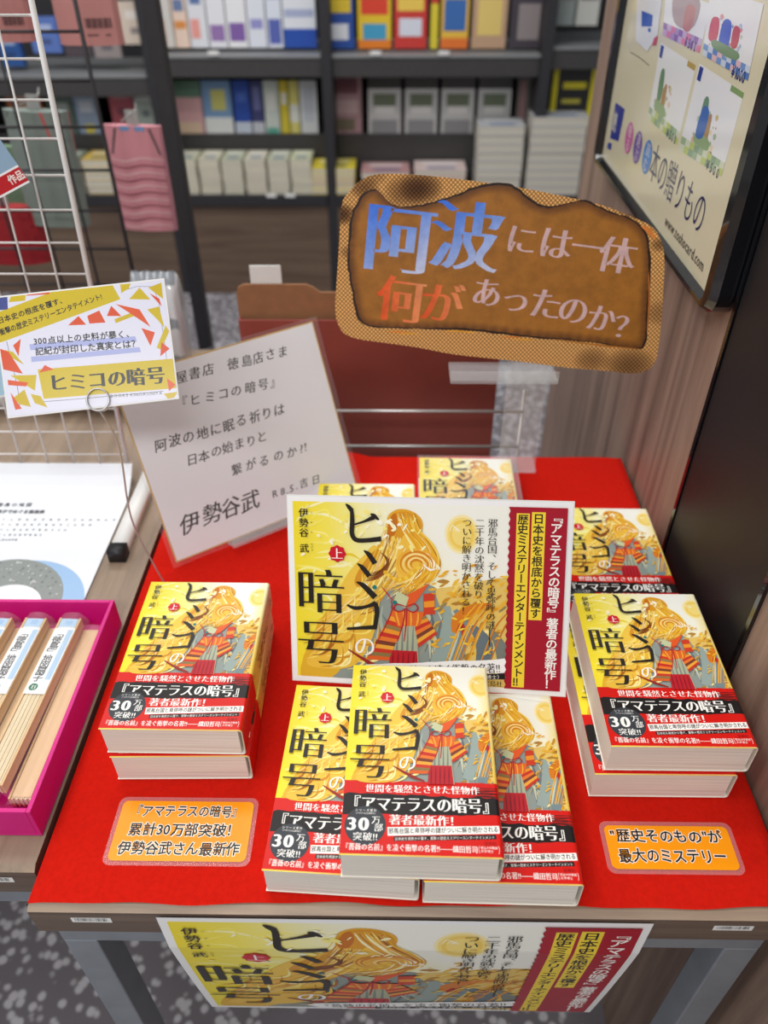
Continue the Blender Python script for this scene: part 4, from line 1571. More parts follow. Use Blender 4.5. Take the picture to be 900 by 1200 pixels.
# ------------------------------------------------------------------ orange hand-lettered cards
def rounded(x0, y0, x1, y1, r, n=6):
    pts = []
    for cx, cy, a0 in ((x1 - r, y0 + r, -90), (x1 - r, y1 - r, 0), (x0 + r, y1 - r, 90), (x0 + r, y0 + r, 180)):
        for k in range(n + 1):
            a = math.radians(a0 + 90 * k / n)
            pts.append((cx + r * math.cos(a), cy + r * math.sin(a)))
    return pts


def hand_card(px, lines, label, rz=0.0):
    cs = [at_z(*q, CT) for q in px]
    w = ((cs[1] - cs[0]).length + (cs[2] - cs[3]).length) / 2
    h = ((cs[3] - cs[0]).length + (cs[2] - cs[1]).length) / 2
    c = sum(cs, Vector()) / 4
    root = empty('hand_lettered_card', (c.x, c.y, CT), label, 'card', None, rz)
    Wm, Hm = w * 1000, h * 1000
    A = Art()
    A.z = 0.75
    cols = []
    pts = rounded(4, 4, Wm - 4, Hm - 4, 5)
    A.poly(pts, (255, 158, 8))
    for s, x, y, size, width in lines:
        for ax, col in ((0.062, (253, 250, 240)), (0.02, (24, 18, 16))):
            R0 = rnd.getstate()
            rnd.seed(len(s))
            A.text(s, x * Wm, y * Hm, size, col, width=width * Wm, ax=ax, ay=ax, jitter=0.03)
            rnd.setstate(R0)
    fm = lambda x, y, z: (x * 0.001 - w / 2, h / 2 - y * 0.001, z * 0.001)
    A.build('orange_paper', M['laminate'], root, fm)
    mb = MB().prism([(x * 0.001 - w / 2, h / 2 - y * 0.001) for x, y in rounded(0, 0, Wm, Hm, 7)][::-1], 0.0002, 0.0006)
    tag(mb.build('laminate_pouch', M['film'], root), 'clear laminating film rim')


hand_card([(143, 933), (303, 937), (293, 1017), (118, 1013)], [('『アマテラスの暗号』', .1, .12, 12, .8), ('累計30万部突破！', .12, .39, 13, .78), ('伊勢谷武さん最新作', .08, .66, 13, .84)],
          'orange card with three handwritten lines lying below the left book stack')
hand_card([(699, 961), (853, 966), (878, 1028), (714, 1022)], [('"歴史そのもの"が', .07, .15, 13, .84), ('最大のミステリー', .1, .52, 13.5, .8)],
          'orange card with two handwritten lines lying below the right book stack')

# ------------------------------------------------------------------ the signed board on its acrylic stand
xd, yd = Vector((0.84, 0.55, 0.02)), Vector((-0.24, 0.33, 0.91))
KF = Frame((0.1165, 0.526, 0.868), xd, yd, 0.2625, 0.2335)
root = empty('autograph_board', KF.o, 'white gold edged signed board in a plastic sleeve leaning at the left of the cloth', 'board')
mt = KF.matrix()
mt.translation = (0, 0, 0)
A = Art()
A.z = 0.02
A.rect(0, 0, 262.5, 233.5, (206, 168, 92))
A.rect(1.6, 1.6, 260.9, 231.9, (238, 238, 242))
PEN = (24, 22, 24)


def hand(s, px0, py0, px1, py1, size, sk=0.2):
    x0, y0 = KF.mm(px0, py0)
    x1, y1 = KF.mm(px1, py1)
    ang = math.atan2(y1 - y0, x1 - x0)
    L = math.hypot(x1 - x0, y1 - y0)
    A.text(s, x0 + size * 0.5 * math.sin(ang), y0 - size * 0.5 * math.cos(ang), size, PEN, width=L, ax=0.016, ay=0.004, rot=ang, shear=sk, jitter=0.07)


hand('屋書店\u3000徳島店さま', 205, 444, 338, 410, 15)
hand('『ヒミコの暗号』', 204, 474, 330, 446, 15)
hand('阿波の地に眠る祈りは', 180, 524, 334, 478, 16)
hand('日本の始まりと', 218, 541, 314, 510, 15)
hand('繋がるのか?!', 268, 553, 360, 523, 15)
hand('伊勢谷武', 211, 616, 306, 582, 27, 0.3)
hand('R8.5.吉日', 318, 580, 376, 560, 13)
A.build('signed_face', M['matte'], root, matrix=mt)
o = MB().box(0, 0.2625, -0.2335, 0, -0.003, -0.0001).build('board_edge', M['gold'], root)
o.matrix_basis = mt
# wrinkled sleeve
mb = MB()
nx, ny = 30, 28
R = random.Random(9)
for j in range(ny + 1):
    for i in range(nx + 1):
        x, y = -0.006 + 0.2745 * i / nx, 0.005 - 0.2435 * j / ny
        z = 0.0016 + 0.0007 * math.sin(i * 0.9 + j * 0.5) + 0.0006 * math.sin(i * 0.35 - j * 0.8) + R.uniform(0, 0.0004)
        mb.v.append(Vector((x, y, z)))
for j in range(ny):
    for i in range(nx):
        a = j * (nx + 1) + i
        mb.f.append([a, a + nx + 1, a + nx + 2, a + 1])
        mb.mi.append(0)
        mb.c.append([(1, 1, 1)] * 4)
o = mb.build('plastic_sleeve', M['film'], root, smooth=True)
o.matrix_basis = mt
tag(o, 'wrinkled clear plastic sleeve')
# stand: a clear ledge in front of the foot, a clear back plate and a base
bl, br = KF.o - KF.y * 0.2335, KF.o - KF.y * 0.2335 + KF.x * 0.2625
root = empty('board_stand', (bl + KF.x * 0.13).to_3d(), 'clear acrylic easel under the signed board', 'stand')
mt = KF.matrix()
mt.translation = (0, 0, 0)
off = KF.o - (bl + KF.x * 0.13)
mt.translation = off


def spart(nm, x0, x1, y0, y1, z0, z1):
    o = MB().box(x0, x1, y0, y1, z0, z1).build(nm, M['acrylic'], root, 0.0008)
    o.matrix_basis = mt
    return o


sl = spart('ledge', 0.07, 0.255, -0.2395, -0.2365, -0.010, 0.018)
sf = spart('front_lip', 0.07, 0.255, -0.2365, -0.226, 0.015, 0.018)
sf.parent = sl
sf.matrix_basis = Matrix.Identity(4)
spart('back_plate', 0.09, 0.235, -0.2365, -0.06, -0.0085, -0.0055)
lo = (bl + KF.x * 0.13)
o = MB().box(-0.06, 0.06, 0.0, 0.09, CT + 0.0008 - lo.z, CT + 0.0038 - lo.z).build('base', M['acrylic'], root, 0.0008)
o.rotation_euler = (0, 0, math.atan2(KF.x.y, KF.x.x))

# ------------------------------------------------------------------ the hand-made card on a wire clip, front left
PF = Frame((0.0035, 0.394, 1.062), (0.99, 0.11, 0.07), (-0.12, 0.60, 0.79), 0.164, 0.115)
root = empty('shop_card', PF.o, 'white card with yellow and orange foil scraps held by the wire clip at the left', 'card')
mt = PF.matrix()
mt.translation = (0, 0, 0)
A = Art(clip=(0, 0, 164, 115))
A.z = 0.02
A.rect(0, 0, 164, 115, (222, 222, 238))
z7 = lambda x, y: PF.mm(x / 3.913, 300 + y / 3.913)


def zp(pts, col):
    A.poly([z7(*q) for q in pts], col)


YF, OF = (204, 180, 14), (220, 88, 34)
A.brush([z7(30, 390), z7(80, 600), z7(90, 700)], [.5, .5, .5], (90, 90, 110), 2)
A.brush([z7(560, 160), z7(700, 140), z7(740, 300), z7(765, 480)], [.4, .4, .4, .4], (90, 90, 110), 2)
A.brush([z7(200, 668), z7(400, 652), z7(750, 620)], [.5, .5, .5], (90, 90, 110), 2)
zp([(-20, 262), (250, 160), (510, 122), (552, 198), (300, 290), (-20, 405)], YF)
zp([(172, 520), (800, 470), (822, 605), (200, 655)], YF)
for p in ([(60, 152), (120, 165), (115, 205), (40, 212)], [(550, 125), (605, 112), (590, 150), (556, 170)], [(640, 145), (690, 200), (592, 198)], [(680, 145), (740, 122), (748, 198)], [(675, 245), (728, 232), (755, 330), (720, 290)],
          [(760, 318), (776, 345), (740, 430), (718, 420)], [(525, 290), (640, 245), (650, 262), (530, 308)], [(20, 430), (60, 440), (112, 500), (60, 470)], [(48, 548), (168, 545), (160, 618)], [(62, 650), (112, 612), (142, 692), (90, 680)], [(140, 632), (186, 642), (218, 695), (160, 675)], [(750, 632), (815, 622), (800, 648), (770, 655)]):
    zp(p, mixc(YF, (200, 170, 10), rnd.random() * .6))
for p in ([(122, 170), (236, 155), (225, 175), (120, 182)], [(312, 318), (360, 275), (395, 315)], [(400, 275), (455, 250), (484, 305), (410, 310)], [(490, 275), (510, 228), (556, 275)], [(530, 220), (640, 245), (690, 325), (600, 265)], [(685, 170), (730, 195), (742, 232)], [(648, 330), (710, 350), (690, 412)],
          [(740, 395), (778, 425), (735, 460)], [(60, 410), (95, 380), (85, 460)], [(0, 425), (40, 440), (105, 540), (15, 520)], [(180, 535), (205, 500), (246, 520)], [(35, 568), (130, 580), (120, 598), (38, 592)], [(48, 625), (100, 700), (70, 705)], [(765, 560), (806, 590), (775, 620)]):
    zp(p, mixc(OF, (214, 74, 30), rnd.random()))
zp([(-20, 190), (34, 188), (36, 245), (-20, 250)], (60, 74, 140))
zp([(135, 405), (620, 368), (628, 392), (140, 432)], (168, 176, 224))
zp([(142, 462), (640, 418), (646, 440), (145, 486)], (168, 176, 224))


def zt(s, x0, y0, x1, y1, size, ax=0.0, ay=0.0, sk=0.0, col=(26, 24, 30)):
    a, b = z7(x0, y0), z7(x1, y1)
    ang = math.atan2(b[1] - a[1], b[0] - a[0])
    A.text(s, a[0] + size * .5 * math.sin(ang), a[1] - size * .5 * math.cos(ang), size, col, width=math.hypot(b[0] - a[0], b[1] - a[1]), ax=ax, ay=ay, rot=ang, shear=sk, jitter=0.02)


zt('日本史の根底を覆す、', -10, 296, 305, 192, 6.8, .02, .02)
zt('衝撃の歴史ミステリーエンタテイメント!', 0, 348, 470, 180, 6.8, .02, .02)
zt('300点以上の史料が暴く、', 152, 392, 615, 355, 8, .02, .02)
zt('記紀が封印した真実とは？', 160, 440, 640, 400, 8.4, .02, .02)
zt('ヒミコの暗号', 220, 585, 755, 545, 18.5, .05, -.004)
zt('BOOKS KINOKUNIYA', 505, 642, 745, 628, 4.2)
A.clip = None
A.build('card_face', M['foil'], root, matrix=mt)
o = MB().box(-0.0015, 0.1655, -0.1165, 0.0015, -0.0014, -0.0001).build('card_backing', M['white'], root)
o.matrix_basis = mt
# wire clip: a coil gripping the card, a bent stem and a foot disc
ring = PF.o + PF.x * (z7(452, 660)[0] * 0.001) - PF.y * (z7(452, 660)[1] * 0.001)
base = at_z(197, 690, CT + 0.003)
root = empty('wire_card_clip', (base.x, base.y, CT), 'bent steel wire card holder rising behind the left book stack', 'card holder')
mb = MB()
for e in (0.0022, -0.0036):
    cc = ring + PF.n * e
    mb.tube([cc + PF.x * (0.0108 * math.cos(t)) + PF.y * (0.0108 * math.sin(t)) - root.location for t in [2 * math.pi * k / 24 for k in range(24)]], 0.0009, 6, closed=True)
tag(mb.build('coil', M['chrome'], root, smooth=True), 'round wire coil')
lowp = ring - PF.y * 0.0112 - PF.n * 0.0008
p1 = Vector((lowp.x + 0.004, lowp.y + 0.012, lowp.z - 0.05))
p2 = base + (lowp - base) * 0.42 + Vector((-0.016, 0.01, 0.0))
stem = catmull([lowp, p1, p2, base + (lowp - base) * 0.15 + Vector((-0.008, 0.004, 0)), base], 6)
MB().tube([p - root.location for p in stem], 0.0011, 6).build('stem', M['chrome'], root, smooth=True)
mb = MB().prism([(0.007 * math.cos(2 * math.pi * k / 24), 0.007 * math.sin(2 * math.pi * k / 24)) for k in range(24)], 0.0006, 0.0036)
mb.build('foot_disc', M['chrome'], root)

# ------------------------------------------------------------------ the scorched sign on its acrylic stand
BY = 0.555
bc = at_y(588, 322, BY)
xdir = Vector((0.995, -0.02, 0.0))
ydir = Vector((0.0, 0.26, 0.966))
BF = Frame(bc, xdir, ydir, 0.36, 0.2)
z4 = lambda x, y: BF.mm(400 + x / 2.25, 180 + y / 2.25)
outer = [(0, 140), (15, 108), (52, 70), (100, 54), (200, 56), (300, 66), (400, 79), (500, 95), (640, 124), (700, 140), (770, 168), (822, 195), (846, 238), (852, 290), (847, 400), (838, 500), (826, 552), (800, 574), (760, 580), (700, 573), (600, 565), (450, 546), (300, 530), (200, 511), (100, 497), (40, 488), (5, 472), (-12, 440), (-16, 400), (-12, 330), (-6, 240)]
inner = [(20, 280), (24, 200), (34, 150), (60, 108), (92, 95), (112, 116), (140, 136), (175, 142), (230, 132), (300, 112), (350, 92), (400, 80), (450, 86), (480, 108), (510, 130), (545, 141), (590, 134), (640, 124), (700, 152), (760, 172), (798, 205), (812, 260), (812, 330), (806, 400), (804, 470), (796, 508), (770, 514), (700, 502), (600, 490), (520, 484), (400, 470), (300, 462), (200, 460), (100, 457), (52, 442), (38, 400), (26, 330)]
root = empty('sign_board', BF.o, 'scorched brown sign with blue and orange lettering raised over the table', 'sign')
mt = BF.matrix()
mt.translation = (0, 0, 0)
om = [z4(*q) for q in outer]
A = Art()
A.z = 0.02
osm = [(p.x, p.y) for p in catmull(om, 3, True)]


def burlap_col(p):
    c = (222, 172, 108)
    x, y = p
    # scorch marks printed on the sacking
    for qx, qy, r, k in ((210, 90, 130, .75), (170, 100, 130, .5), (60, 90, 90, .55), (0, 160, 90, .8), (20, 260, 60, .35), (760, 150, 80, .35), (840, 240, 60, .5), (760, 560, 170, .55), (660, 545, 120, .4), (90, 60, 70, .25), (840, 420, 110, .3)):
        sx_, sy_ = z4(qx, qy)
        d = math.hypot(x - sx_, (y - sy_) * 1.4) / (r * 0.19)
        if d < 1:
            c = mixc(c, (58, 34, 20), k * (1 - d * d))
    return c


def fill_shape(A, pts, fn, step=4.0):
    """cut a flat shape into small cells so that a printed gradation can run over it."""
    from mathutils.geometry import tessellate_polygon
    tris = tessellate_polygon([[Vector((p[0], p[1], 0)) for p in pts]])

    def rec(a, b, c, d):
        e = [math.dist(a, b), math.dist(b, c), math.dist(c, a)]
        mx = max(e)
        if mx < step or d > 14:
            A.face([a, b, c], [lin(fn(a)), lin(fn(b)), lin(fn(c))])
            return
        k = e.index(mx)
        if k == 0:
            m_ = ((a[0] + b[0]) / 2, (a[1] + b[1]) / 2)
            rec(a, m_, c, d + 1), rec(m_, b, c, d + 1)
        elif k == 1:
            m_ = ((b[0] + c[0]) / 2, (b[1] + c[1]) / 2)
            rec(a, b, m_, d + 1), rec(a, m_, c, d + 1)
        else:
            m_ = ((a[0] + c[0]) / 2, (a[1] + c[1]) / 2)
            rec(a, b, m_, d + 1), rec(m_, b, c, d + 1)
    for t in tris:
        rec(pts[t[0]], pts[t[1]], pts[t[2]], 0)
    A.up()


fill_shape(A, osm, burlap_col)
A.build('sacking_border', M['burlap'], root, matrix=mt)
A = Art()
A.z = 0.06
R = random.Random(21)
im = []
base_in = catmull([z4(*q) for q in inner], 4, True)
for p in base_in:
    im.append((p.x + R.uniform(-.55, .55), p.y + R.uniform(-.55, .55)))
cx, cy = sum(p[0] for p in im) / len(im), sum(p[1] for p in im) / len(im)
grow = lambda k: [(p[0] + k * (p[0] - cx) / math.hypot(p[0] - cx, p[1] - cy) + R.uniform(-.4, .4), p[1] + k * (p[1] - cy) / math.hypot(p[0] - cx, p[1] - cy) + R.uniform(-.4, .4)) for p in im]
A.poly(grow(1.5), (66, 38, 20))
A.poly(grow(0.6), (36, 20, 12))
# embers along the foot and the right shoulder
for q in ((150, 470), (180, 474), (300, 468), (330, 470), (450, 484), (480, 490)):
    A.brush([z4(q[0] - 30, q[1] + R.uniform(-2, 4)), z4(*q), z4(q[0] + 26, q[1] + R.uniform(-3, 3))], [.4, 1.8, .3], R.choice([(236, 130, 20), (244, 170, 40)]), 4)
A.brush([z4(790, 190), z4(812, 204), z4(828, 226)], [1, 6, 1], (232, 140, 60), 4)
A.brush([z4(808, 290), z4(812, 380), z4(806, 470)], [.6, 2.4, .6], (188, 110, 44), 5)
A.brush([z4(560, 490), z4(680, 505), z4(790, 516)], [.5, 2.2, .5], (190, 120, 40), 5)


def board_col(p):
    x, y = p
    d = min(math.hypot(x - q.x, y - q.y) for q in base_in)
    return mixc((104, 62, 26), (172, 112, 40), min(1, max(0, d - 1) / 9))


fill_shape(A, grow(-1.0), board_col, 5.0)
LIL = (226, 190, 190)


def sgn(ch, x, y, size, col, rot, ax, ay):
    """size and centre measured on the board."""
    c = z4(x, y)
    if callable(col):
        f0 = col
        col = lambda x, y: f0((x - c[0]) / size, (y - c[1]) / size)
    A.char(ch, c[0] - size / 2, c[1] - size / 2, size, col, ax, ay, 1.0, rot, 0.0, 5)
    A.up()


blue = lambda x, y: mixc((70, 128, 244), (214, 222, 252), x * 0.5 + y * 0.9 + 0.45)
orng = lambda x, y: mixc((240, 84, 28), (250, 178, 124), x * 0.8 + 0.4)
sgn('阿', 152, 224, 80, blue, 0.10, .032, -.014)
sgn('波', 330, 218, 80, blue, 0.09, .032, -.014)
for ch, x, y, s in (('に', 476, 226, 35), ('は', 566, 236, 38), ('一', 652, 246, 38), ('体', 728, 268, 42)):
    sgn(ch, x, y, s, LIL, 0.12, .03, -.014)
sgn('何', 156, 384, 56, orng, 0.11, .032, -.014)
sgn('が', 266, 394, 50, orng, 0.11, .03, -.012)
for ch, x, y, s in (('あ', 384, 366, 35), ('っ', 460, 382, 36), ('た', 540, 396, 38), ('の', 612, 412, 36), ('か', 686, 434, 34), ('？', 756, 458, 33)):
    sgn(ch, x, y, s, LIL, 0.12, .03, -.014)
A.build('printed_board', M['burnt'], root, matrix=mt)
mb = MB().prism([(x * 0.001, -y * 0.001) for x, y in osm][::-1], -0.005, -0.0001)
o = mb.build('foam_core', M['white'], root)
o.matrix_basis = mt
# acrylic stand: holder bar, post, brace, base
pb = at_y(600, 432, BY)
pb.z -= 0.0
root = empty('acrylic_sign_stand', (pb.x, BY + 0.05, CT), 'clear acrylic stand holding up the scorched sign', 'stand')
ro = root.location.copy()


def ap(nm, x0, x1, y0, y1, z0, z1, b=0.0008):
    o = MB().box(x0 - ro.x, x1 - ro.x, y0 - ro.y, y1 - ro.y, z0 - ro.z, z1 - ro.z).build(nm, M['acrylic'], root, b)


hl, hr = at_y(527, 432, BY - 0.02), at_y(652, 436, BY - 0.02)
bot = BF.o - BF.y * (z4(450, 546)[1] * 0.001)
yb = bot.y
ap('holder_bar', hl.x, hr.x, yb - 0.018, yb + 0.03, hl.z - 0.010, hl.z - 0.006)
ap('holder_lip', hl.x, hr.x, yb - 0.018, yb - 0.015, hl.z - 0.006, hl.z + 0.006)
post_l, post_r = at_y(590, 480, BY + 0.06), at_y(636, 480, BY + 0.06)
ap('post', post_l.x, post_r.x, BY + 0.055, BY + 0.061, CT + 0.005, hl.z - 0.010)
ap('base', post_l.x - 0.004, post_r.x + 0.004, BY + 0.06, BY + 0.098, CT + 0.001, CT + 0.005)
mb = MB()
q0, q1 = Vector(((post_l.x + post_r.x) / 2, yb - 0.01, hl.z - 0.011)), Vector((post_r.x - 0.006, BY + 0.053, hl.z - 0.06))
mb.tube([q0 - ro, q1 - ro], 0.003, 8)
tag(mb.build('brace', M['acrylic'], root), 'slanting clear brace')

# ------------------------------------------------------------------ carton and wire guard behind the table
CY = 0.80
ca, cb2 = at_y(279, 375, CY), at_y(590, 375, CY)
top = at_y(300, 331, CY + 0.02).z
root = empty('cardboard_display', (ca.x, CY, 0), 'maroon fronted brown cardboard bin standing on the floor behind the table', 'display bin')
ro = root.location.copy()
wd = cb2.x - ca.x
MB().box(0, wd, 0, 0.004, 0, ca.z).build('front_panel', M['board'], root, 0.001)
MB().box(0, 0.004, 0.004, 0.16, 0, ca.z).box(wd - 0.004, wd, 0.004, 0.16, 0, ca.z).build('side_panel', M['board'], root)
pts = [(0, 0), (wd, 0), (wd, top - 0.012), (0.125, top - 0.012), (0.115, top - 0.004), (0.105, top), (0.012, top), (0.003, top - 0.005), (0, top - 0.014)]
m = Matrix(((1, 0, 0, 0), (0, 0, 1, 0.012), (0, 1, 0, 0), (0, 0, 0, 1)))
mb = MB().prism(pts, 0, 0.004, m=m)
tag(mb.build('back_panel', M['kraft'], root), 'brown cardboard back panel with a raised tab')
ta, tb = at_y(296, 332, CY + 0.03), at_y(330, 307, CY + 0.03)
tag(MB().box(ta.x, tb.x, CY + 0.0165, CY + 0.0185, ta.z - 0.03, tb.z).build('blank_tag', M['white'], bevel=0.001), 'blank white tag standing behind the cardboard tab', 'tag')
gy = 0.715
root = empty('chrome_guard', (0.37, gy, 0), 'chrome wire guard rail between the table and the maroon bin', 'guard rail')
ro = root.location.copy()
for py in (482, 523):
    z = at_y(500, py, gy).z
    MB().tube([Vector((0.16, gy, z)) - ro, Vector((0.497, gy, z)) - ro], 0.0026, 8).build('rail', M['chrome'], root, smooth=True)
for x in (0.16, 0.497):
    MB().tube([Vector((x, gy + 0.004, 0)) - ro, Vector((x, gy + 0.004, 0.83)) - ro], 0.003, 8).build('post', M['chrome'], root, smooth=True)

# ------------------------------------------------------------------ things on the left table
root = empty('magenta_tray', (-0.10, 0.19, T), 'magenta card tray of wrapped fans on the left table', 'tray')
x0, x1, y0, y1, hh, t = -0.115, 0.0915, -0.126, 0.130, 0.040, 0.0042
mb = MB().box(x0, x1, y0, y1, 0.0006, 0.003).box(x0, x0 + t, y0, y1, 0.003, hh).box(x1 - t, x1, y0, y1, 0.003, hh).box(x0 + t, x1 - t, y0, y0 + t, 0.003, hh).box(x0 + t, x1 - t, y1 - t, y1, 0.003, hh)
mb.build('tray_body', M['magenta'], root, 0.0006)


def fan(x, y, z, rz, label, k, labelled=True):
    root = empty('folding_fan', (x, y, z), label, 'fan', 'wrapped folding fans in the magenta tray', rz)
    L, w = 0.205, 0.0185
    mb = MB()
    for j in range(9):
        mb.box(-w / 2 + w * j / 9 + 0.0001, -w / 2 + w * (j + 1) / 9 - 0.0002, -L / 2 + (0.001 if j % 2 else 0), L / 2 - 0.055, 0.001, 0.0125 + (0.0004 if j % 2 else 0))
    mb.build('ribs', M['bamboo'], root)
    if not labelled:
        MB().box(-w / 2 + 0.0003, w / 2 - 0.0003, -L / 2 + 0.002, L / 2, 0.0127, 0.0137).build('cover_stick', M['tan'], root, 0.0004)
    MB().box(-w / 2 - 0.0028, -w / 2 - 0.0004, -L / 2, L / 2, 0.0005, 0.0135).box(w / 2 + 0.0004, w / 2 + 0.0028, -L / 2, L / 2, 0.0005, 0.0135).build('guard', M['tan'], root, 0.0005)
    A = Art()
    A.rect(0, 0, 18.5, 12, (178, 206, 230))
    A.rect(6, 2, 14, 9, (150, 186, 220))
    if labelled:
        A.build('blue_leaf', M['matte'], root, lambda X, Y, Z: (X * .001 - w / 2, L / 2 - 0.001 - Y * .001, 0.0131 + Z * .001))
    mb = MB().box(-w / 2, w / 2, L / 2 - 0.055, L / 2 - 0.001, 0.001, 0.0129)
    mb.build('folded_leaf', M['white'], root)
    if labelled:
        A = Art()
        A.rect(0, 0, 22, 88, (240, 242, 244))
        A.rect(15, 2, 21, 70, (176, 204, 228), 1, 3)
        A.text('「徳島」', 2.2, 3, 11, INK, vert=True, height=36, ax=.02, ay=.02)
        A.text('地図扇子', 2.2, 38, 10.5, INK, vert=True, height=34, ax=.02, ay=.02)
        A.circle(7.4, 79.5, 4.6, (20, 110, 70), 20)
        A.text('11', 4.6, 76.6, 5.6, WHITE, width=5.6, ax=.02, ay=.02)
        A.build('paper_sleeve', M['matte'], root, lambda X, Y, Z: (X * .001 - 0.011, L / 2 - 0.016 - Y * .001, 0.0140 + Z * .001))
    mb = MB()
    R = random.Random(k)
    nx, ny = 8, 26
    for j in range(ny + 1):
        for i in range(nx + 1):
            X = -0.017 + 0.034 * i / nx
            Y = -L / 2 - 0.006 + (L + 0.012) * j / ny
            e = 1 - (abs(i - nx / 2) / (nx / 2)) ** 3
            mb.v.append(Vector((X, Y, 0.003 + 0.0128 * e + R.uniform(0, 0.0007))))
    for j in range(ny):
        for i in range(nx):
            a = j * (nx + 1) + i
            mb.f.append([a, a + 1, a + nx + 2, a + nx + 1])
            mb.mi.append(0)
            mb.c.append([(1, 1, 1)] * 4)
    tag(mb.build('cellophane', M['film'], root, smooth=True), 'crinkled clear cellophane')
    return root


tz = T + 0.0045
fan(-0.0560, 0.197, tz + 0.014, -0.03, 'wrapped fan with a white label lying uppermost by the tray wall', 1)
fan(-0.0945, 0.197, tz + 0.014, -0.03, 'second wrapped fan from the right tray wall', 2)
fan(-0.1330, 0.197, tz + 0.014, -0.03, 'wrapped fan mostly out of the photo at the left', 3)
fan(-0.0320, 0.192, tz, -0.01, 'wrapped fan lowest in the tray against its right wall', 4, False)
fan(-0.0740, 0.195, tz - 0.001, -0.01, 'lower wrapped fan under the two uppermost labels', 5, False)
fan(-0.1130, 0.195, tz - 0.001, -0.01, 'lower wrapped fan at the left of the tray', 6, False)
fan(-0.1560, 0.195, tz - 0.001, -0.01, 'lower wrapped fan along the left tray wall', 7, False)

# map sheet in a clear holder, curling up at its far edge
A = Art(clip=(0, 0, 240, 250))
A.z = 0.05
A.rect(0, 0, 240, 250, (236, 240, 246), 12, 20)
ms = lambda px, py: ((at_z(px, py, T).x + 0.304) * 1000, (0.594 - at_z(px, py, T).y) * 1000)
c0 = ms(22, 712)
A.circle(c0[0] - 8, c0[1] + 4, 84, (150, 190, 230), 48)
R = random.Random(8)
A.circle(c0[0] - 30, c0[1] - 4, 78, (132, 140, 136), 40)
for k in range(240):
    a, r = R.uniform(0, 6.3), R.uniform(38, 76)
    A.circle(c0[0] - 30 + r * math.cos(a), c0[1] - 4 + r * math.sin(a), R.uniform(.8, 2.2), R.choice([(170, 176, 172), (104, 114, 110), (196, 200, 196), (120, 130, 124)]), 5)
A.circle(c0[0] - 16, c0[1] + 8, 44, (238, 242, 246), 40)
for s, px, py, w in (('徳島の地図', 0, 593, 50), ('扇子でめぐる徳島県', 0, 601, 66)):
    q = ms(px, py)
    A.text(s, q[0] - 4, q[1] - 4, 8, (60, 62, 70), width=w, ax=.03, ay=.03)
for k in range(5):
    q = ms(0, 610 + 6 * k)
    A.text('とくしまのちずをおりこんだせんす'[: 16 - 2 * k], q[0] - 10, q[1] - 2, 4.6, (110, 114, 120), width=170 - 34 * k, res=1)
lift = lambda y: 0.03 * max(0, 1 - y / 60) ** 2
o = A.build('map_sheet', M['matte'], fmap=lambda x, y, z: (-0.304 + x * .001, 0.594 - y * .001, T + 0.002 + lift(y) + z * .001))
md = o.modifiers.new('thick', 'SOLIDIFY')
md.thickness, md.offset = 0.0004, -1
tag(o, 'white printed sheet with a blue ring map lying behind the magenta tray', 'sheet')
mb = MB()
for j in range(13):
    y = -1 + 257 * j / 12
    mb.v += [Vector((-0.308, 0.594 - y * .001, T + 0.0045 + lift(y))), Vector((-0.0615, 0.594 - y * .001, T + 0.0045 + lift(y)))]
for j in range(12):
    mb.f.append([2 * j + 2, 2 * j + 3, 2 * j + 1, 2 * j])
    mb.mi.append(0)
    mb.c.append([(1, 1, 1)] * 4)
tag(mb.build('clear_sheet', M['film']), 'clear plastic sheet over the ring map print', 'plastic sheet')
# light blue card at the left edge behind the shop card
F = Frame(at_y(0, 425, 0.575), (0.95, 0.1, 0.1), (-0.16, 0.3, 0.94), 0.05, 0.085)
A = Art()
A.rect(0, 0, 50, 85, (240, 240, 238))
A.rect(2, 2, 48, 83, (170, 206, 226), 1, 4)
o = A.build('blue_card', M['laminate'], matrix=F.matrix())
md = o.modifiers.new('thick', 'SOLIDIFY')
md.thickness, md.offset = 0.001, -1
tag(o, 'pale blue card half hidden behind the foil scrap card at the left edge', 'card')
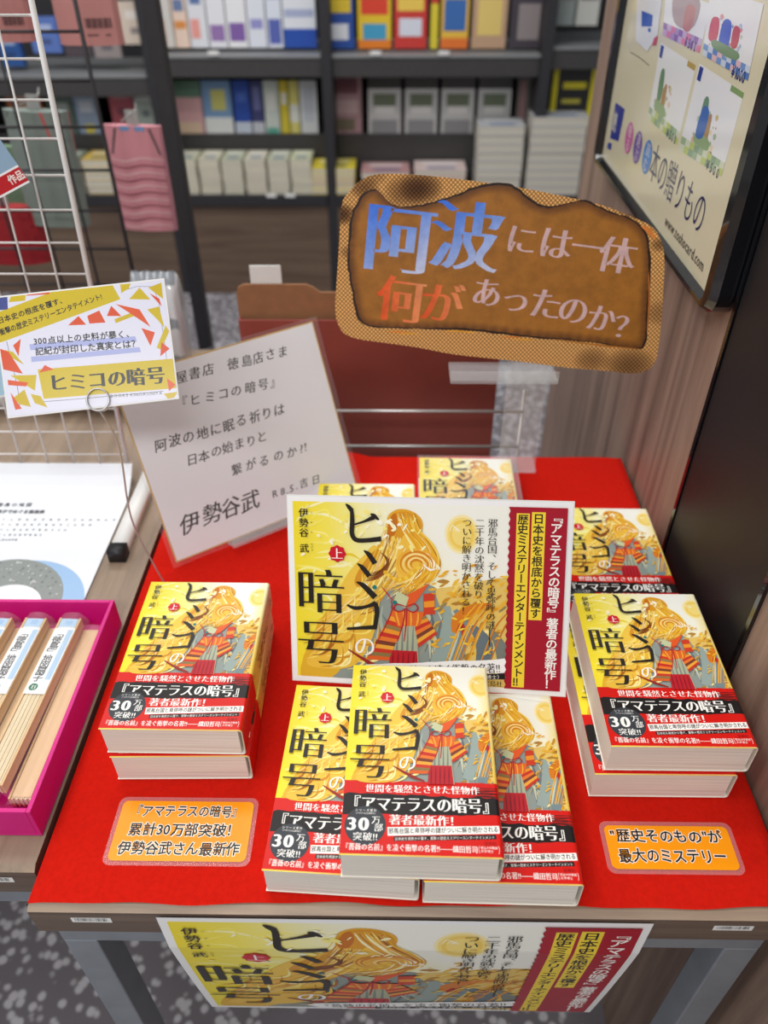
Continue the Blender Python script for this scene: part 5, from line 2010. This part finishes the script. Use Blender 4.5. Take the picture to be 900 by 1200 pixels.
# plastic wrapped packs at the back of the left table
for k, (px0, px1, c, lab) in enumerate([(-30, 52, (206, 206, 206), 'white wrapped pack with black letters at the far left of the left table'), (56, 122, (196, 192, 192), 'grey wrapped pack with a dark red corner on the left table'), (126, 172, (216, 216, 218), 'white wrapped pack beside the signed board'), (186, 232, (222, 224, 228), 'tall white plastic wrapped pack behind the signed board')]):
    y = 0.80 if k < 3 else 0.93
    a, b = at_z(px0, 505, T), at_z(px1, 505, T)
    w = (at_y(px1, 470, y).x - at_y(px0, 470, y).x)
    h = 0.055 if k < 3 else 0.175
    x = at_y(px0, 470, y).x
    mb = MB()
    n = 10
    for j in range(n + 1):
        for i in range(n + 1):
            u, v = i / n, j / n
            mb.v.append(Vector((u * w, -0.03 * math.sin(math.pi * v) ** .5 - 0.004 * math.sin(i * 2.1 + j), v * h)))
    for j in range(n + 1):
        for i in range(n + 1):
            u, v = i / n, j / n
            mb.v.append(Vector((u * w, 0.03 * math.sin(math.pi * v) ** .5, v * h)))
    q = (n + 1) ** 2
    for j in range(n):
        for i in range(n):
            a_ = j * (n + 1) + i
            col = c
            if k == 1 and i > 5 and 2 < j < 6:
                col = (140, 40, 56)
            if k == 0 and i in (4, 6, 7) and 3 < j < 8:
                col = (70, 70, 74)
            if k == 3 and j % 4 == 1:
                col = (150, 156, 164)
            for f in ([a_, a_ + 1, a_ + n + 2, a_ + n + 1], [q + a_, q + a_ + n + 1, q + a_ + n + 2, q + a_ + 1]):
                mb.f.append(f)
                mb.mi.append(0)
                mb.c.append([lin(col)] * 4)
    for i in range(n):
        for a_, b_ in ((i, i + 1),):
            pass
    for j in range(n):
        for i in (0, n):
            a_ = j * (n + 1) + i
            mb.f.append([a_, a_ + n + 1, q + a_ + n + 1, q + a_] if i == 0 else [a_, q + a_, q + a_ + n + 1, a_ + n + 1])
            mb.mi.append(0)
            mb.c.append([lin(c)] * 4)
    o = mb.build('wrapped_pack', [M['glazed']], ink=True, smooth=True)
    o.location = (x, y, T + 0.001)
    tag(o, lab, 'packet')

# ------------------------------------------------------------------ the framed poster on the right wall
PX = WX - 0.0165
root = empty('framed_poster', (WX, 0.74, 1.07), 'black framed gift card poster on the wood wall at the right', 'poster')
ro = root.location.copy()
ya, yb_, za, zb = 0.450, 1.045, 1.066, 1.52
fw = 0.032


def rr(y0, y1, z0, z1, r):
    return [(p[0] / 1000, p[1] / 1000) for p in rounded(y0 * 1000, z0 * 1000, y1 * 1000, z1 * 1000, r * 1000)]


mb = MB()
oo, ii = rr(ya, yb_, za, zb, 0.026), rr(ya + fw, yb_ - fw * 0.8, za + 0.012, zb - fw, 0.004)
n = len(oo)
for (x, ring) in ((WX - 0.0005, oo), (WX - 0.020, oo), (WX - 0.026, [(a + (b - a) * .3, c + (d - c) * .3) for (a, c), (b, d) in zip(oo, ii)]), (WX - 0.026, [(a + (b - a) * .75, c + (d - c) * .75) for (a, c), (b, d) in zip(oo, ii)]), (WX - 0.017, ii), (WX - 0.0005, ii)):
    mb.v += [Vector((x, y, z)) - ro for y, z in ring]
for k in range(5):
    for i in range(n):
        j = (i + 1) % n
        mb.f.append([k * n + i, k * n + j, (k + 1) * n + j, (k + 1) * n + i])
        mb.mi.append(0)
        mb.c.append([(1, 1, 1)] * 4)
mb.build('black_frame', M['black'], root)
# sheet: mm run from its far top corner (u towards the viewer, v down)
PY, PZ = yb_ - fw * .8, zb - fw
pm = lambda px, py: ((PY - at_x(px, py, PX).y) * 1000, (PZ - at_x(px, py, PX).z) * 1000)
UW, VH = (PY - ya - fw) * 1000, (PZ - za - 0.012) * 1000
A = Art(clip=(0, 0, UW, VH))
A.z = 0.02
A.rect(0, 0, UW, VH, (222, 214, 184), 4, 4)
q6 = lambda x, y: pm(700 + x / 4.5, y / 4.5)


def pp(pts, col):
    A.poly([q6(*p) for p in pts], col)


def card(tl, tr, br, bl, art):
    A.poly([q6(*p) for p in (tl, tr, br, bl)], (236, 236, 238))
    H = lambda u, v: tuple(tl[k] * (1 - u) * (1 - v) + tr[k] * u * (1 - v) + br[k] * u * v + bl[k] * (1 - u) * v for k in (0, 1))
    for kind, args, col in art:
        if kind == 'p':
            A.poly([q6(*H(*a)) for a in args], col)
        elif kind == 'b':
            A.blob([q6(*H(*a)) for a in args], col)
        elif kind == 'd':
            Rd = random.Random(len(A.f))
            for _ in range(args[0]):
                u, v = Rd.uniform(args[1], args[3]), Rd.uniform(args[2], args[4])
                e = Rd.uniform(.015, .04)
                A.blob([q6(*H(u - e, v)), q6(*H(u, v - e)), q6(*H(u + e, v)), q6(*H(u, v + e * 1.3))], mixc(Rd.choice(col), (255, 255, 255), Rd.uniform(0, .5)), 2)
        elif kind == 's':
            a, b = q6(*H(*args[0])), q6(*H(*args[1]))
            A.text(args[2], a[0], a[1], args[3], col, width=max(4, b[0] - a[0]), ax=.02, ay=.02)


def strip(v0, v1, cols):
    out = []
    for k in range(10):
        for j in range(2):
            out.append(('p', [(k / 10, v0 + (v1 - v0) * j / 2), ((k + 1) / 10, v0 + (v1 - v0) * j / 2), ((k + 1) / 10, v0 + (v1 - v0) * (j + 1) / 2), (k / 10, v0 + (v1 - v0) * (j + 1) / 2)], cols[(k + j) % len(cols)]))
    return out


GRN = [(160, 184, 150), (214, 220, 196), (190, 204, 120), (140, 168, 140)]
BLU = [(120, 156, 210), (206, 216, 232), (90, 130, 196), (226, 190, 196)]
VIO = [(150, 110, 170), (206, 180, 214), (226, 130, 160), (180, 150, 196)]
leafy = lambda u0: [('d', (26, u0 - .06, .4, u0 + .4, .86), [(130, 160, 120), (170, 190, 150), (196, 150, 110), (214, 190, 120), (150, 120, 100)]), ('b', [(u0, .35), (u0 + .1, .3), (u0 + .14, .6), (u0 + .04, .8)], (110, 146, 112)), ('b', [(u0 + .16, .5), (u0 + .24, .45), (u0 + .26, .78), (u0 + .15, .8)], (176, 140, 96)), ('b', [(u0 + .02, .7), (u0 + .3, .72), (u0 + .3, .84), (u0, .82)], (150, 176, 130))]
card((335, 225), (520, 345), (420, 765), (265, 625), leafy(.14) + strip(.84, 1, GRN) + [('p', [(.02, .02), (.1, .02), (.1, .18), (.02, .18)], (44, 66, 150)), ('p', [(.78, .0), (1, 0), (1, .07), (.78, .07)], (190, 160, 90)), ('s', ((.62, .88), (.95, .88), '¥500', 13), (60, 64, 80))])
card((540, 335), (775, 490), (655, 930), (430, 790), leafy(.26) + strip(.84, 1, GRN) + [('p', [(.02, .02), (.1, .02), (.1, .18), (.02, .18)], (44, 66, 150)), ('b', [(.28, .42), (.42, .42), (.42, .72), (.26, .74)], (70, 110, 180)), ('p', [(.72, .0), (1, 0), (1, .07), (.72, .07)], (130, 160, 100)), ('s', ((.62, .88), (.95, .88), '¥500', 13), (60, 64, 80))])
card((365, -60), (600, 20), (540, 280), (345, 185), strip(.72, 1, VIO) + [('d', (34, .2, .0, .75, .64), [(176, 140, 120), (150, 110, 90), (200, 170, 140), (190, 110, 110)]), ('b', [(.2, .0), (.75, .0), (.7, .6), (.25, .62)], (176, 150, 150)), ('b', [(.5, .2), (.7, .2), (.66, .66), (.48, .66)], (190, 120, 110)), ('s', ((.58, .76), (.9, .76), '¥500', 13), (80, 50, 110))])
card((600, -60), (880, 20), (795, 425), (555, 290), strip(.82, 1, BLU) + [('d', (30, .08, .3, .72, .84), [(190, 150, 120), (150, 170, 130), (206, 90, 96), (120, 150, 200)]), ('b', [(.1, .42), (.24, .4), (.24, .7), (.08, .72)], (206, 70, 86)), ('b', [(.32, .4), (.48, .38), (.48, .74), (.3, .76)], (52, 92, 196)), ('b', [(.54, .42), (.66, .42), (.66, .66), (.54, .68)], (190, 70, 80)), ('b', [(.2, .7), (.7, .72), (.66, .84), (.2, .82)], (120, 150, 110)), ('s', ((.66, .86), (.95, .86), '¥1000', 14), (40, 56, 120))])
pp([(210, -60), (350, -60), (320, 180), (265, 272), (205, 215)], (232, 234, 240))
pp([(235, 55), (295, 80), (290, 140), (235, 140)], (40, 92, 190))
pp([(270, 145), (284, 150), (282, 170), (270, 168)], (40, 92, 190))
pp([(300, 200), (322, 190), (312, 238), (292, 240)], (206, 90, 96))
A.brush([q6(175, 275), q6(220, 300), q6(275, 345)], [1, 1, 1], (120, 112, 100), 2)
# blue mark, three coloured discs and the lettering
pp([(98, 540), (146, 575), (112, 745), (68, 728)], (46, 62, 150))
a = q6(90, 620)
A.char('読', a[0] - 3, a[1] - 10, 28, (222, 220, 200), .02, .02, 0.8)
A.up()
pp([(58, 750), (78, 756), (74, 790), (52, 782)], (60, 76, 160))
for (x, y, c) in ((168, 728, (206, 110, 170)), (213, 778, (120, 90, 170)), (263, 828, (60, 130, 206))):
    p = q6(x, y)
    A.circle(p[0], p[1], 20, c, 28)
    for j, ch in enumerate('贈る' if c[0] > 150 else ('選ぶ' if c[1] < 100 else '読む')):
        A.char(ch, p[0] - 9, p[1] - 18 + 18 * j, 18, (224, 214, 206))
    A.up()
p = pm(765, 190)
pe = pm(838, 250)
A.text('本の贈りもの', p[0] - 8, p[1] - 25, 48, (34, 40, 96), width=222, ax=-0.008, ay=-0.008, res=4)
p = pm(782, 258)
A.text('www.toshocard.com', p[0] - 6, p[1] - 8, 17, (96, 88, 80), width=150, ax=.012, ay=.012)
A.build('poster_sheet', M['glazed'], root, lambda x, y, z: (PX - z * .001 - ro.x, PY - x * .001 - ro.y, PZ - y * .001 - ro.z))
MB().box(PX + 0.0004, WX - 0.0004, ya + fw, PY, za + 0.012, PZ).build('poster_backing', M['white'], root).location = -ro

# lettering helper leaves the scene
bpy.data.objects.remove(_to)
bpy.data.curves.remove(_tc)
